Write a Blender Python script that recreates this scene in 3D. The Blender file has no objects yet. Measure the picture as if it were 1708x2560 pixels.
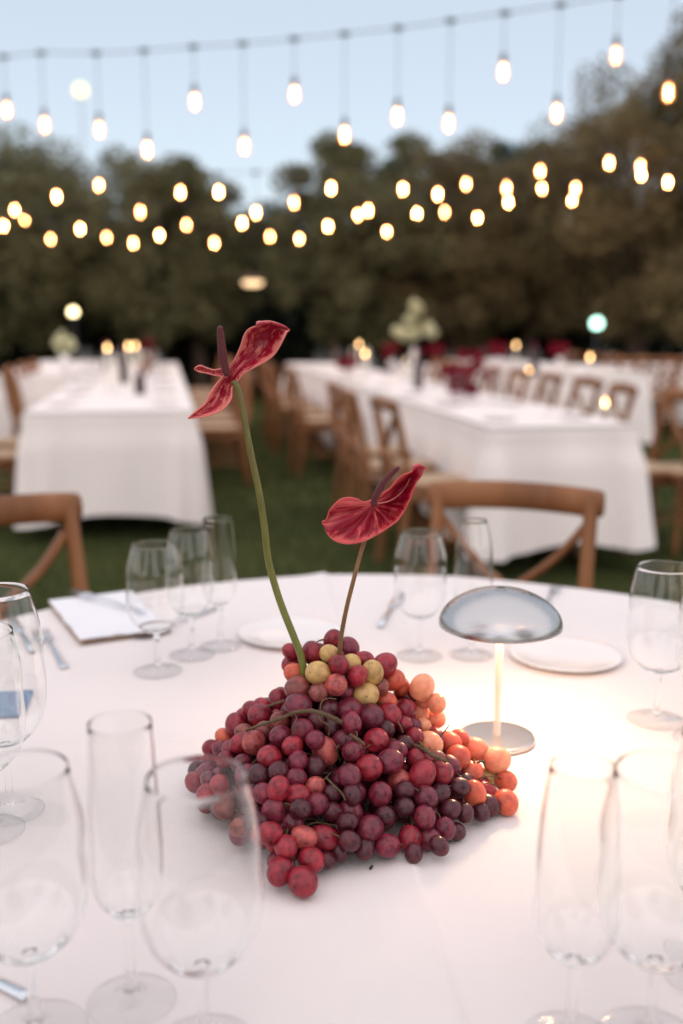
import bpy, bmesh, math, random
import numpy as np
from mathutils import Vector, Matrix, Euler

# ------------------------------------------------------------------ camera, world, exposure
sc = bpy.context.scene
R = math.radians
PITCH = 10.66
CAMZ = 1.25
TZ = 0.75                                  # table-top height
FOC = 2489.0                               # focal length in photo pixels (35 mm on a 36 mm tall frame)
cam = bpy.data.cameras.new('camera')
cam_o = bpy.data.objects.new('camera', cam)
sc.collection.objects.link(cam_o)
sc.camera = cam_o
cam_o.location = (0, 0, CAMZ)
cam_o.rotation_euler = (R(90 - PITCH), 0, 0)
cam.sensor_fit = 'VERTICAL'
cam.sensor_height = 36
cam.lens = 35
cam.clip_start = 0.02
cam.clip_end = 500
cam.dof.use_dof = True
cam.dof.focus_distance = 0.985
cam.dof.aperture_fstop = 2.5

w = bpy.data.worlds.new('World')
sc.world = w
w.use_nodes = True
nt = w.node_tree
sky = nt.nodes.new('ShaderNodeTexSky')
sky.sky_type = 'NISHITA'
sky.sun_disc = False
sky.sun_elevation = R(52)
sky.sun_rotation = R(180)
mixw = nt.nodes.new('ShaderNodeMix')
mixw.data_type = 'RGBA'
mixw.inputs[0].default_value = 0.55
mixw.inputs[7].default_value = (6.6, 7.05, 7.35, 1)      # thin even evening haze over the whole sky
nt.links.new(sky.outputs[0], mixw.inputs[6])
nt.links.new(mixw.outputs[2], nt.nodes['Background'].inputs[0])
nt.nodes['Background'].inputs[1].default_value = 0.125
sun = bpy.data.lights.new('sun', 'SUN')        # broad, soft evening glow from behind the camera
sun.energy = 1.85
sun.angle = R(170)
sun.color = (1.0, 0.87, 0.79)
sun_o = bpy.data.objects.new('sun', sun)
sc.collection.objects.link(sun_o)
sun_o.rotation_euler = (R(38), 0, 0)

sc.view_settings.view_transform = 'Standard'
sc.view_settings.look = 'None'
sc.view_settings.gamma = 1
sc.view_settings.exposure = 0.18
sc.render.engine = 'CYCLES'
sc.cycles.use_denoising = True
sc.cycles.max_bounces = 20
sc.cycles.transmission_bounces = 18
sc.cycles.transparent_max_bounces = 32
sc.cycles.diffuse_bounces = 4
sc.cycles.glossy_bounces = 6
sc.cycles.sample_clamp_indirect = 8
sc.cycles.caustics_refractive = True
sc.cycles.caustics_reflective = True
sc.cycles.blur_glossy = 0.5

# ------------------------------------------------------------------ helpers
COL = sc.collection
rnd = random.Random(7)
cp, sp = math.cos(R(PITCH)), math.sin(R(PITCH))
CAM = Vector((0, 0, CAMZ))

def ray(px, py):
    a = (px - 854) / FOC
    b = (1280 - py) / FOC
    return Vector((a, cp + b * sp, -sp + b * cp))

def PZ(px, py, z):                          # point of the horizontal plane z seen at a photo pixel
    d = ray(px, py)
    return CAM + d * ((z - CAMZ) / d.z)

def PY(px, py, y):                          # point at forward distance y
    d = ray(px, py)
    return CAM + d * (y / d.y)

def DY(px, py, y):                          # same from coordinates of the 1568-wide view
    return PY(px * 1.0893, py * 1.0893, y)

def DZ(px, py, z):
    return PZ(px * 1.0893, py * 1.0893, z)

def V(*a):
    return Vector(a)

def spline(pts, n):
    pts = [Vector(p) for p in pts]
    out = []
    m = len(pts)
    for i in range(m - 1):
        p0, p1, p2, p3 = pts[max(i - 1, 0)], pts[i], pts[i + 1], pts[min(i + 2, m - 1)]
        for k in range(n):
            t = k / n
            out.append(0.5 * ((2 * p1) + (p2 - p0) * t + (2 * p0 - 5 * p1 + 4 * p2 - p3) * t * t + (3 * p1 - p0 - 3 * p2 + p3) * t ** 3))
    out.append(pts[-1].copy())
    return out

class MB:
    def __init__(s):
        s.v = []
        s.f = []
        s.uv = None

    def add(s, vs, fs):
        o = len(s.v)
        s.v += [tuple(v) for v in vs]
        s.f += [tuple(i + o for i in f) for f in fs]

    def grid(s, rows, closed=False, capends=False):
        n = len(rows[0])
        vs = [p for r in rows for p in r]
        fs = []
        m = n if closed else n - 1
        for i in range(len(rows) - 1):
            for j in range(m):
                k = (j + 1) % n
                fs.append((i * n + j, i * n + k, (i + 1) * n + k, (i + 1) * n + j))
        if capends:
            fs.append(tuple(range(n))[::-1])
            b = (len(rows) - 1) * n
            fs.append(tuple(b + j for j in range(n)))
        s.add(vs, fs)
        return s

    def tube(s, pts, rad, seg=10, up=None, rb=None, cap=True):
        pts = [Vector(p) for p in pts]
        n = len(pts)
        rr = rad if isinstance(rad, (list, tuple)) else [rad] * n
        rbb = rr if rb is None else (rb if isinstance(rb, (list, tuple)) else [rb] * n)
        rows = []
        ref = Vector(up) if up is not None else None
        for i in range(n):
            t = (pts[min(i + 1, n - 1)] - pts[max(i - 1, 0)]).normalized()
            if ref is None:
                ref = Vector((0, 0, 1)) if abs(t.z) < 0.9 else Vector((1, 0, 0))
            b = (ref - t * ref.dot(t))
            if b.length < 1e-6:
                b = Vector((1, 0, 0)) - t * t.x
            b.normalize()
            if up is None:
                ref = b
            a = t.cross(b)
            rows.append([pts[i] + a * (math.cos(q) * rr[i]) + b * (math.sin(q) * rbb[i]) for q in (2 * math.pi * k / seg for k in range(seg))])
        return s.grid(rows, True, cap)

    def rtube(s, pts, rad, seg=10, up=None, rb=None):
        """tube with rounded ends"""
        pts = [Vector(p) for p in pts]
        d0 = (pts[0] - pts[1]).normalized()
        d1 = (pts[-1] - pts[-2]).normalized()
        n = len(pts)
        rr = list(rad) if isinstance(rad, (list, tuple)) else [rad] * n
        bb = rr if rb is None else (list(rb) if isinstance(rb, (list, tuple)) else [rb] * n)
        pre, pr, pb, post, qr, qb = [], [], [], [], [], []
        for k in (0.05, 0.35, 0.7, 0.93):
            c = math.sqrt(1 - (1 - k) ** 2)
            pre.append(pts[0] + d0 * bb[0] * (1 - k)); pr.append(rr[0] * c); pb.append(bb[0] * c)
            post.insert(0, pts[-1] + d1 * bb[-1] * (1 - k)); qr.insert(0, rr[-1] * c); qb.insert(0, bb[-1] * c)
        return s.tube(pre + pts + post, pr + rr + qr, seg, up, pb + bb + qb)

    def lathe(s, prof, seg=32, c=(0, 0, 0)):
        cx, cy, cz = c
        rows = [[(cx + r * math.cos(2 * math.pi * k / seg), cy + r * math.sin(2 * math.pi * k / seg), cz + z) for k in range(seg)] for r, z in prof]
        s.grid(rows, True)
        return s

    def box(s, lo, hi):
        x0, y0, z0 = lo
        x1, y1, z1 = hi
        s.add([(x0, y0, z0), (x1, y0, z0), (x1, y1, z0), (x0, y1, z0), (x0, y0, z1), (x1, y0, z1), (x1, y1, z1), (x0, y1, z1)],
              [(0, 3, 2, 1), (4, 5, 6, 7), (0, 1, 5, 4), (1, 2, 6, 5), (2, 3, 7, 6), (3, 0, 4, 7)])
        return s

    def build(s, name, mat, parent=None, smooth=True, origin=None, bevel=0, weld=0):
        me = bpy.data.meshes.new(name)
        vs = s.v if origin is None else [(a - origin[0], b - origin[1], c - origin[2]) for a, b, c in s.v]
        me.from_pydata(vs, [], s.f)
        if s.uv is not None:
            uvl = me.uv_layers.new(name='UVMap')
            idx = np.empty(len(me.loops), dtype=np.int32)
            me.loops.foreach_get('vertex_index', idx)
            uvl.data.foreach_set('uv', np.asarray(s.uv, dtype=np.float32)[idx].ravel())
        if weld or bevel:
            bm = bmesh.new()
            bm.from_mesh(me)
            if weld:
                bmesh.ops.remove_doubles(bm, verts=bm.verts, dist=weld)
            if bevel:
                bmesh.ops.bevel(bm, geom=bm.edges[:], offset=bevel, segments=2, profile=0.6, affect='EDGES')
            bm.to_mesh(me)
            bm.free()
        me.polygons.foreach_set('use_smooth', [smooth] * len(me.polygons))
        me.materials.append(mat)
        me.update()
        o = bpy.data.objects.new(name, me)
        COL.objects.link(o)
        if parent is not None:
            o.parent = parent
        elif origin is not None:
            o.location = origin
        return o

def tag(o, label, cat, group=None):
    o['label'] = label
    o['category'] = cat
    if group:
        o['group'] = group
    return o

def empty(name, loc, rz=0):
    o = bpy.data.objects.new(name, None)
    o.empty_display_size = 0.05
    COL.objects.link(o)
    o.location = loc
    o.rotation_euler = (0, 0, rz)
    return o

def copy_tree(o, parent=None):
    c = o.copy()
    COL.objects.link(c)
    if parent is not None:
        c.parent = parent
    for ch in list(o.children):
        copy_tree(ch, c)
    return c

# ------------------------------------------------------------------ materials
def mat(name):
    m = bpy.data.materials.new(name)
    m.use_nodes = True
    t = m.node_tree
    return m, t, t.nodes['Principled BSDF'], t.nodes, t.links

def ramp(nodes, stops):
    r = nodes.new('ShaderNodeValToRGB')
    e = r.color_ramp.elements
    while len(e) < len(stops):
        e.new(0.5)
    for i, (p, c) in enumerate(stops):
        e[i].position = p
        e[i].color = (*c, 1)
    return r

def noise(nodes, links, scale, detail=4, coord='Object', rough=0.55, vec_scale=None):
    tc = nodes.new('ShaderNodeTexCoord')
    n = nodes.new('ShaderNodeTexNoise')
    n.inputs['Scale'].default_value = scale
    n.inputs['Detail'].default_value = detail
    n.inputs['Roughness'].default_value = rough
    if vec_scale:
        mp = nodes.new('ShaderNodeMapping')
        mp.inputs['Scale'].default_value = vec_scale
        links.new(tc.outputs[coord], mp.inputs[0])
        links.new(mp.outputs[0], n.inputs['Vector'])
    else:
        links.new(tc.outputs[coord], n.inputs['Vector'])
    return n

def bump(nodes, links, bsdf, src, strength, dist):
    b = nodes.new('ShaderNodeBump')
    b.inputs['Strength'].default_value = strength
    b.inputs['Distance'].default_value = dist
    links.new(src, b.inputs['Height'])
    links.new(b.outputs[0], bsdf.inputs['Normal'])

def simple(name, col, rough=0.5, metal=0, var=0.12, scale=20, bumps=0.0, bdist=0.001, sss=0):
    m, t, b, n, l = mat(name)
    no = noise(n, l, scale)
    lo = tuple(c * (1 - var) for c in col)
    hi = tuple(min(1, c * (1 + var)) for c in col)
    rp = ramp(n, [(0.3, lo), (0.7, hi)])
    l.new(no.outputs['Fac'], rp.inputs[0])
    l.new(rp.outputs[0], b.inputs['Base Color'])
    b.inputs['Roughness'].default_value = rough
    b.inputs['Metallic'].default_value = metal
    if sss:
        b.inputs['Subsurface Weight'].default_value = sss
        b.inputs['Subsurface Radius'].default_value = (0.006, 0.003, 0.002)
        b.inputs['Subsurface Scale'].default_value = 1
    if bumps:
        bump(n, l, b, no.outputs['Fac'], bumps, bdist)
    return m

def cloth_mat(name, col, weave=900):
    m, t, b, n, l = mat(name)
    no = noise(n, l, 3.0, 3)
    rp = ramp(n, [(0.3, tuple(c * 0.96 for c in col)), (0.7, col)])
    l.new(no.outputs['Fac'], rp.inputs[0])
    l.new(rp.outputs[0], b.inputs['Base Color'])
    b.inputs['Roughness'].default_value = 0.85
    b.inputs['Sheen Weight'].default_value = 0.25
    b.inputs['Sheen Roughness'].default_value = 0.5
    b.inputs['Specular IOR Level'].default_value = 0.25
    nf = noise(n, l, weave, 2)
    nw = noise(n, l, 14, 3)
    mx = n.new('ShaderNodeMath')
    mx.operation = 'MULTIPLY_ADD'
    mx.inputs[1].default_value = 3.0
    l.new(nw.outputs['Fac'], mx.inputs[0])
    l.new(nf.outputs['Fac'], mx.inputs[2])
    bump(n, l, b, mx.outputs[0], 0.5, 0.002)
    return m

def emit_mat(name, col, strength):
    m = bpy.data.materials.new(name)
    m.use_nodes = True
    t = m.node_tree
    t.nodes.clear()
    e = t.nodes.new('ShaderNodeEmission')
    e.inputs[0].default_value = (*col, 1)
    e.inputs[1].default_value = strength
    o = t.nodes.new('ShaderNodeOutputMaterial')
    t.links.new(e.outputs[0], o.inputs[0])
    m.cycles.emission_sampling = 'FRONT'
    return m

def glass_mat(name):
    m, t, b, n, l = mat(name)
    b.inputs['Base Color'].default_value = (0.985, 0.99, 0.985, 1)
    b.inputs['Roughness'].default_value = 0.0
    b.inputs['IOR'].default_value = 1.38
    b.inputs['Transmission Weight'].default_value = 1
    return m

def thin_glass(name, tint=(0.985, 0.985, 0.985), edge=(0.74, 0.74, 0.75), refl=0.42):
    """a wall so thin that it only reflects and dims, more so where it is seen edge on"""
    m = bpy.data.materials.new(name)
    m.use_nodes = True
    t = m.node_tree
    n, l = t.nodes, t.links
    n.clear()
    out = n.new('ShaderNodeOutputMaterial')
    tr = n.new('ShaderNodeBsdfTransparent')
    gl = n.new('ShaderNodeBsdfGlossy')
    gl.inputs['Roughness'].default_value = 0.02
    lw = n.new('ShaderNodeLayerWeight')
    lw.inputs[0].default_value = 0.5
    rp = ramp(n, [(0.6, tint), (1.0, edge)])
    l.new(lw.outputs['Facing'], rp.inputs[0])
    l.new(rp.outputs[0], tr.inputs[0])
    lf = n.new('ShaderNodeLayerWeight')
    lf.inputs[0].default_value = 0.5
    pw = n.new('ShaderNodeMath'); pw.operation = 'POWER'; pw.inputs[1].default_value = 4.5
    l.new(lf.outputs['Facing'], pw.inputs[0])
    fr = n.new('ShaderNodeMath'); fr.operation = 'MULTIPLY_ADD'
    fr.inputs[1].default_value = refl
    fr.inputs[2].default_value = 0.035
    l.new(pw.outputs[0], fr.inputs[0])
    mx = n.new('ShaderNodeMixShader')
    l.new(fr.outputs[0], mx.inputs[0])
    l.new(tr.outputs[0], mx.inputs[1])
    l.new(gl.outputs[0], mx.inputs[2])
    l.new(mx.outputs[0], out.inputs[0])
    return m

M = {}
M['cloth'] = cloth_mat('white_linen', (0.84, 0.75, 0.735))
M['cloth_far'] = cloth_mat('cream_linen', (0.88, 0.775, 0.73), 200)
M['napkin'] = cloth_mat('napkin_linen', (0.82, 0.79, 0.83), 500)
M['napkin_shade'] = cloth_mat('tan_napkin_shade', (0.42, 0.27, 0.18), 500)  # warm shade under the napkin's fold, painted as a tan lower layer
M['burgundy_cloth'] = cloth_mat('burgundy_linen', (0.17, 0.004, 0.018), 300)
M['porcelain'] = simple('porcelain', (0.84, 0.77, 0.75), 0.12, var=0.02)
M['steel'] = simple('cutlery_steel', (0.62, 0.64, 0.68), 0.16, 1, var=0.05)
M['glass'] = glass_mat('clear_glass')
M['wall_glass'] = thin_glass('thin_clear_glass')
M['far_glass'] = thin_glass('far_clear_glass')
M['wax'] = simple('candle_wax', (0.82, 0.74, 0.62), 0.5, var=0.03)
M['table_wood'] = simple('table_board', (0.25, 0.16, 0.09), 0.6)
M['pole'] = simple('grey_pole', (0.3, 0.31, 0.32), 0.5)
M['cable'] = simple('black_cable', (0.02, 0.02, 0.025), 0.6)
M['socket'] = simple('bulb_socket', (0.035, 0.03, 0.03), 0.4)
M['card'] = simple('slate_blue_card', (0.16, 0.24, 0.38), 0.35, var=0.05)
M['dark_plastic'] = simple('dark_button', (0.03, 0.02, 0.015), 0.5)

def wood():
    m, t, b, n, l = mat('warm_chair_wood')
    no = noise(n, l, 9, 5, vec_scale=(1, 1, 0.25))
    n2 = noise(n, l, 60, 3, vec_scale=(1, 1, 0.1))
    rp = ramp(n, [(0.25, (0.1, 0.035, 0.012)), (0.5, (0.22, 0.083, 0.028)), (0.8, (0.34, 0.148, 0.058))])
    l.new(no.outputs['Fac'], rp.inputs[0])
    l.new(rp.outputs[0], b.inputs['Base Color'])
    b.inputs['Roughness'].default_value = 0.46
    b.inputs['Specular IOR Level'].default_value = 0.35
    bump(n, l, b, n2.outputs['Fac'], 0.15, 0.002)
    return m
M['wood'] = wood()
M['rattan'] = simple('woven_seat', (0.45, 0.31, 0.2), 0.7, scale=120, bumps=0.5)

def metal_shade():
    m, t, b, n, l = mat('brushed_nickel')
    b.inputs['Base Color'].default_value = (0.52, 0.5, 0.5, 1)
    b.inputs['Metallic'].default_value = 1
    no = noise(n, l, 40, 3, vec_scale=(1, 1, 14))
    rp = ramp(n, [(0.3, (0.25,) * 3), (0.7, (0.36,) * 3)])
    l.new(no.outputs['Fac'], rp.inputs[0])
    l.new(rp.outputs[0], b.inputs['Roughness'])
    return m
M['nickel'] = metal_shade()
M['lamp_metal'] = simple('satin_lamp_metal', (0.82, 0.73, 0.66), 0.35, 0.35, var=0.04)
M['lamp_base'] = simple('satin_base_metal', (0.62, 0.54, 0.5), 0.3, 1, var=0.04)
M['lamp_inner'] = simple('white_shade_inside', (0.85, 0.83, 0.8), 0.5, var=0.01)

def grass_ground():
    m, t, b, n, l = mat('lawn')
    a = noise(n, l, 1.3, 5)
    c = noise(n, l, 40, 4)
    r1 = ramp(n, [(0.3, (0.042, 0.05, 0.016)), (0.7, (0.078, 0.086, 0.027))])
    mx = n.new('ShaderNodeMix')
    mx.data_type = 'RGBA'
    mx.blend_type = 'MULTIPLY'
    mx.inputs[0].default_value = 0.7
    r2 = ramp(n, [(0.3, (0.55, 0.55, 0.5)), (0.7, (1.2, 1.2, 1.1))])
    l.new(a.outputs['Fac'], r1.inputs[0])
    l.new(c.outputs['Fac'], r2.inputs[0])
    l.new(r1.outputs[0], mx.inputs[6])
    l.new(r2.outputs[0], mx.inputs[7])
    l.new(mx.outputs[2], b.inputs['Base Color'])
    b.inputs['Roughness'].default_value = 0.9
    b.inputs['Specular IOR Level'].default_value = 0.08
    bump(n, l, b, c.outputs['Fac'], 0.6, 0.02)
    return m
M['lawn'] = grass_ground()

def leaf_mat(name, lo, hi, trans=0.25):
    m, t, b, n, l = mat(name)
    no = noise(n, l, 2.2, 3)
    rp = ramp(n, [(0.3, lo), (0.7, hi)])
    l.new(no.outputs['Fac'], rp.inputs[0])
    l.new(rp.outputs[0], b.inputs['Base Color'])
    b.inputs['Roughness'].default_value = 0.65
    b.inputs['Specular IOR Level'].default_value = 0.2
    tl = n.new('ShaderNodeBsdfTranslucent')
    l.new(rp.outputs[0], tl.inputs[0])
    mx = n.new('ShaderNodeMixShader')
    mx.inputs[0].default_value = trans
    l.new(b.outputs[0], mx.inputs[1])
    l.new(tl.outputs[0], mx.inputs[2])
    l.new(mx.outputs[0], n['Material Output'].inputs[0])
    return m
M['olive_leaf'] = leaf_mat('olive_leaves', (0.115, 0.09, 0.043), (0.25, 0.195, 0.092))
M['green_olive_leaf'] = leaf_mat('green_olive_leaves', (0.098, 0.093, 0.043), (0.22, 0.203, 0.098))
M['fir_leaf'] = leaf_mat('blue_green_leaves', (0.045, 0.075, 0.055), (0.085, 0.13, 0.095))
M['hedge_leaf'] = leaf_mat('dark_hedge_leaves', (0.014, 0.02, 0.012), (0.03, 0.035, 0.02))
M['blade'] = leaf_mat('grass_blades', (0.04, 0.053, 0.014), (0.075, 0.088, 0.026))
M['bark'] = simple('bark', (0.07, 0.042, 0.028), 0.9, scale=8, bumps=0.8, bdist=0.03, var=0.4)
M['pale_bloom'] = leaf_mat('pale_green_blooms', (0.68, 0.66, 0.42), (0.84, 0.82, 0.6))
M['red_bloom'] = leaf_mat('dark_red_blooms', (0.19, 0.004, 0.02), (0.34, 0.012, 0.035), 0.15)

# ------------------------------------------------------------------ ground
g = MB()
g.add([(-120, -60, 0), (120, -60, 0), (120, 200, 0), (-120, 200, 0)], [(0, 1, 2, 3)])
go = g.build('lawn_ground', M['lawn'])
go['kind'] = 'structure'

gb = MB()
for i in range(52000):
    y = 1.8 + 11 * rnd.random() ** 1.5
    x = rnd.uniform(-0.42, 0.42) * y
    a = rnd.uniform(0, 6.28)
    h = rnd.uniform(0.02, 0.05)
    wd = rnd.uniform(0.002, 0.005) * (0.7 + 0.15 * y)
    lx, ly = rnd.gauss(0, 0.012), rnd.gauss(0, 0.012)
    gb.add([(x - wd * math.cos(a), y - wd * math.sin(a), 0), (x + wd * math.cos(a), y + wd * math.sin(a), 0), (x + lx, y + ly, h)], [(0, 1, 2)])
gr = gb.build('grass', M['blade'], smooth=False)
gr['kind'] = 'stuff'
gr['label'] = 'short dark green lawn grass between the tables'

# ------------------------------------------------------------------ trees and hedges
def crown_mesh(seed, n, rx, rz, leaf, clumps, mb=None, c=(0, 0, 0)):
    rs = np.random.RandomState(seed)
    mb = mb or MB()
    cs = []
    for k in range(clumps):
        v = rs.normal(size=3)
        v /= np.linalg.norm(v)
        r = rs.uniform(0.35, 1.0) ** 0.6
        cs.append((v[0] * rx * r, v[1] * rx * r, v[2] * rz * r, rs.uniform(0.22, 0.4) * rx * (1.25 - 0.5 * r)))
    cs = np.array(cs)
    ids = rs.randint(0, clumps, n)
    d = rs.normal(size=(n, 3))
    d /= np.linalg.norm(d, axis=1)[:, None]
    rr = rs.uniform(0, 1, n) ** 0.4
    p = cs[ids, :3] + d * (rr * cs[ids, 3])[:, None] * np.array([1, 1, 0.85])
    p += np.array(c)
    a = rs.normal(size=(n, 3))
    a /= np.linalg.norm(a, axis=1)[:, None]
    b = rs.normal(size=(n, 3))
    b -= a * (a * b).sum(1)[:, None]
    b /= np.linalg.norm(b, axis=1)[:, None]
    L = leaf * rs.uniform(0.6, 1.4, n)[:, None]
    W = L * 0.34
    q = np.stack([p - a * L, p + b * W, p + a * L, p - b * W], 1).reshape(-1, 3)
    o = len(mb.v)
    mb.v += [tuple(x) for x in q]
    mb.f += [(o + 4 * i, o + 4 * i + 1, o + 4 * i + 2, o + 4 * i + 3) for i in range(n)]
    return mb

def make_tree(name, base, h, rx, rz, seed, n, leaf, m, label, trunk_h=None, group='trees behind the tables', lean=0.0, clumps=34):
    t = empty(name, base)
    tag(t, label, 'tree', group)
    cz = h - rz
    crown_mesh(seed, n, rx, rz, leaf, clumps, c=(lean, 0, cz)).build('crown', m, t, smooth=False)
    rs = random.Random(seed)
    tb = MB()
    tr = 0.05 * h * 0.55
    tb.tube(spline([(0, 0, -0.05), (lean * 0.2 + rs.uniform(-.08, .08), 0, cz * 0.3), (lean * 0.6 + rs.uniform(-.1, .1), rs.uniform(-.1, .1), cz * 0.65), (lean, 0, cz)], 5), [tr * (1.35 - 0.8 * i / 15) for i in range(16)], 10)
    tb.build('trunk', M['bark'], t)
    for k in range(5):
        a = k * 1.26 + rs.uniform(-.4, .4)
        lb = MB()
        p0 = V(lean * 0.6, 0, cz * rs.uniform(0.55, 0.8))
        p2 = V(lean + math.cos(a) * rx * 0.6, math.sin(a) * rx * 0.6, cz + rz * rs.uniform(-0.3, 0.5))
        p1 = (p0 + p2) / 2 + V(0, 0, -0.12)
        lb.tube(spline([p0, p1, p2], 5), [tr * 0.5 * (1 - 0.075 * i) for i in range(11)], 7)
        lb.build('limb', M['bark'], t)
    return t

def gp(px, y):
    """ground point under a view column at forward distance y"""
    v = DY(px, 745, y)
    return V(v.x, y, 0)

def top_z(py, y):
    return DY(784, py, y).z

TREES = [
    # view column, distance, view row of the top, rx, seed, label
    (-60, 16.0, 318, 1.75, 1, 'olive tree with dense crown at the far left edge'),
    (130, 16.6, 300, 1.6, 2, 'tallest olive tree behind the left long table'),
    (335, 16.5, 340, 1.5, 3, 'rounded olive tree right of the tallest left one'),
    (462, 17.0, 385, 1.05, 4, 'low olive tree left of the gap of sky'),
    (765, 16.5, 308, 1.05, 5, 'olive tree right of the gap of sky'),
    (890, 16.5, 312, 1.4, 6, 'olive tree above the pale green flower arrangement'),
    (1050, 16.8, 322, 1.5, 7, 'olive tree in the middle of the right tree mass'),
    (1215, 17.0, 312, 1.6, 8, 'olive tree half hidden behind the nearest right tree'),
]
for px, y, ty, rx, sd, lab in TREES:
    h = top_z(ty, y) - 0.12
    make_tree('olive_tree', gp(px, y), h, rx, (h - 0.9) / 2, sd, 24000, 0.052, M['green_olive_leaf' if sd in (1, 2, 3, 4, 5, 6) else 'olive_leaf'], lab, clumps=70)
make_tree('olive_tree', gp(1470, 15.0), top_z(150, 15.0), 1.75, 1.95, 21, 34000, 0.05, M['olive_leaf'], 'large near olive tree filling the right edge', lean=0.05, clumps=90)
make_tree('olive_tree', gp(1615, 13.6), top_z(15, 13.6), 1.4, 2.1, 22, 28000, 0.05, M['olive_leaf'], 'tall olive tree cut by the upper right corner', lean=0.05, clumps=80)
for px, y, ty, rx, sd, lab in [(1165, 25, 296, 1.3, 31, 'blue green tree showing above the olives on the right'), (1262, 27, 286, 1.2, 32, 'pointed blue green tree behind the near right olive'),
                              (940, 26, 300, 1.1, 33, 'blue green tree top above the middle olives'), (420, 24, 360, 1.3, 34, 'blue green tree behind the left olives'), (605, 27, 462, 1.4, 35, 'dark low tree at the bottom of the gap of sky')]:
    h = top_z(ty, y) - 0.2
    make_tree('tall_tree', gp(px, y), h, rx, h * 0.4, sd, 8000, 0.1, M['fir_leaf'], lab, group='taller trees beyond the olives', clumps=50)
# the garden goes on behind the camera: its trees show in the lamp shade
for i, (x, y, h) in enumerate([(-5.0, -4.0, 4.8), (-1.4, -8, 4.2), (3.3, -3.0, 5.3), (6.0, -6.0, 4.5)]):
    make_tree('olive_tree', V(x, y, 0), h, 1.5, (h - .9) / 2, 50 + i, 6000, 0.1, M['olive_leaf'], f'olive tree behind the camera, {["first", "second", "third", "fourth"][i]} from the left, mirrored in the lamp shade', group='trees behind the camera')

def hedge(x0, x1, y, h, depth, seed, label):
    t = empty('hedge', (0.5 * (x0 + x1), y, 0))
    tag(t, label, 'hedge', 'dark hedge behind the trees')
    L = x1 - x0
    n = int(1500 * L)
    rs = np.random.RandomState(seed)
    p = np.stack([rs.uniform(-L / 2, L / 2, n), rs.normal(0, depth * 0.3, n), h * rs.uniform(0.0, 1, n) ** 0.8], 1)
    p[:, 2] *= 1 + 0.10 * np.sin(p[:, 0] * 2.1 + seed) + 0.06 * np.sin(p[:, 0] * 5.3)
    a = rs.normal(size=(n, 3))
    a /= np.linalg.norm(a, axis=1)[:, None]
    b = rs.normal(size=(n, 3))
    b -= a * (a * b).sum(1)[:, None]
    b /= np.linalg.norm(b, axis=1)[:, None]
    q = np.stack([p - a * 0.11, p + b * 0.06, p + a * 0.11, p - b * 0.06], 1).reshape(-1, 3)
    q[:, 2] = np.maximum(q[:, 2], 0.0)
    mb = MB()
    mb.v = [tuple(v) for v in q]
    mb.f = [(4 * i, 4 * i + 1, 4 * i + 2, 4 * i + 3) for i in range(n)]
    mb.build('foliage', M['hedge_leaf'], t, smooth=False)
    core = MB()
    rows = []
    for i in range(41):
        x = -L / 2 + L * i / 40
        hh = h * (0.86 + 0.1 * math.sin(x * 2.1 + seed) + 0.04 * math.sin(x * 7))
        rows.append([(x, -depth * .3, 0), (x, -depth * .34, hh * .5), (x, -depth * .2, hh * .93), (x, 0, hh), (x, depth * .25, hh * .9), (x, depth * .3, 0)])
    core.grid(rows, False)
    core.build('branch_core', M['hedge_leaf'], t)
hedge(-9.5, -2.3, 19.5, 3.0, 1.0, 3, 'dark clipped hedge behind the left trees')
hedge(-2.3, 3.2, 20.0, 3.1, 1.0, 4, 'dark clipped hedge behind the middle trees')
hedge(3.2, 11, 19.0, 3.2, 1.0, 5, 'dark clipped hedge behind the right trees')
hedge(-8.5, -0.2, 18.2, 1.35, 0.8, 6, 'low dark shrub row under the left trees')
hedge(-0.2, 9.5, 18.0, 1.4, 0.8, 7, 'low dark shrub row under the right trees')

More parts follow.
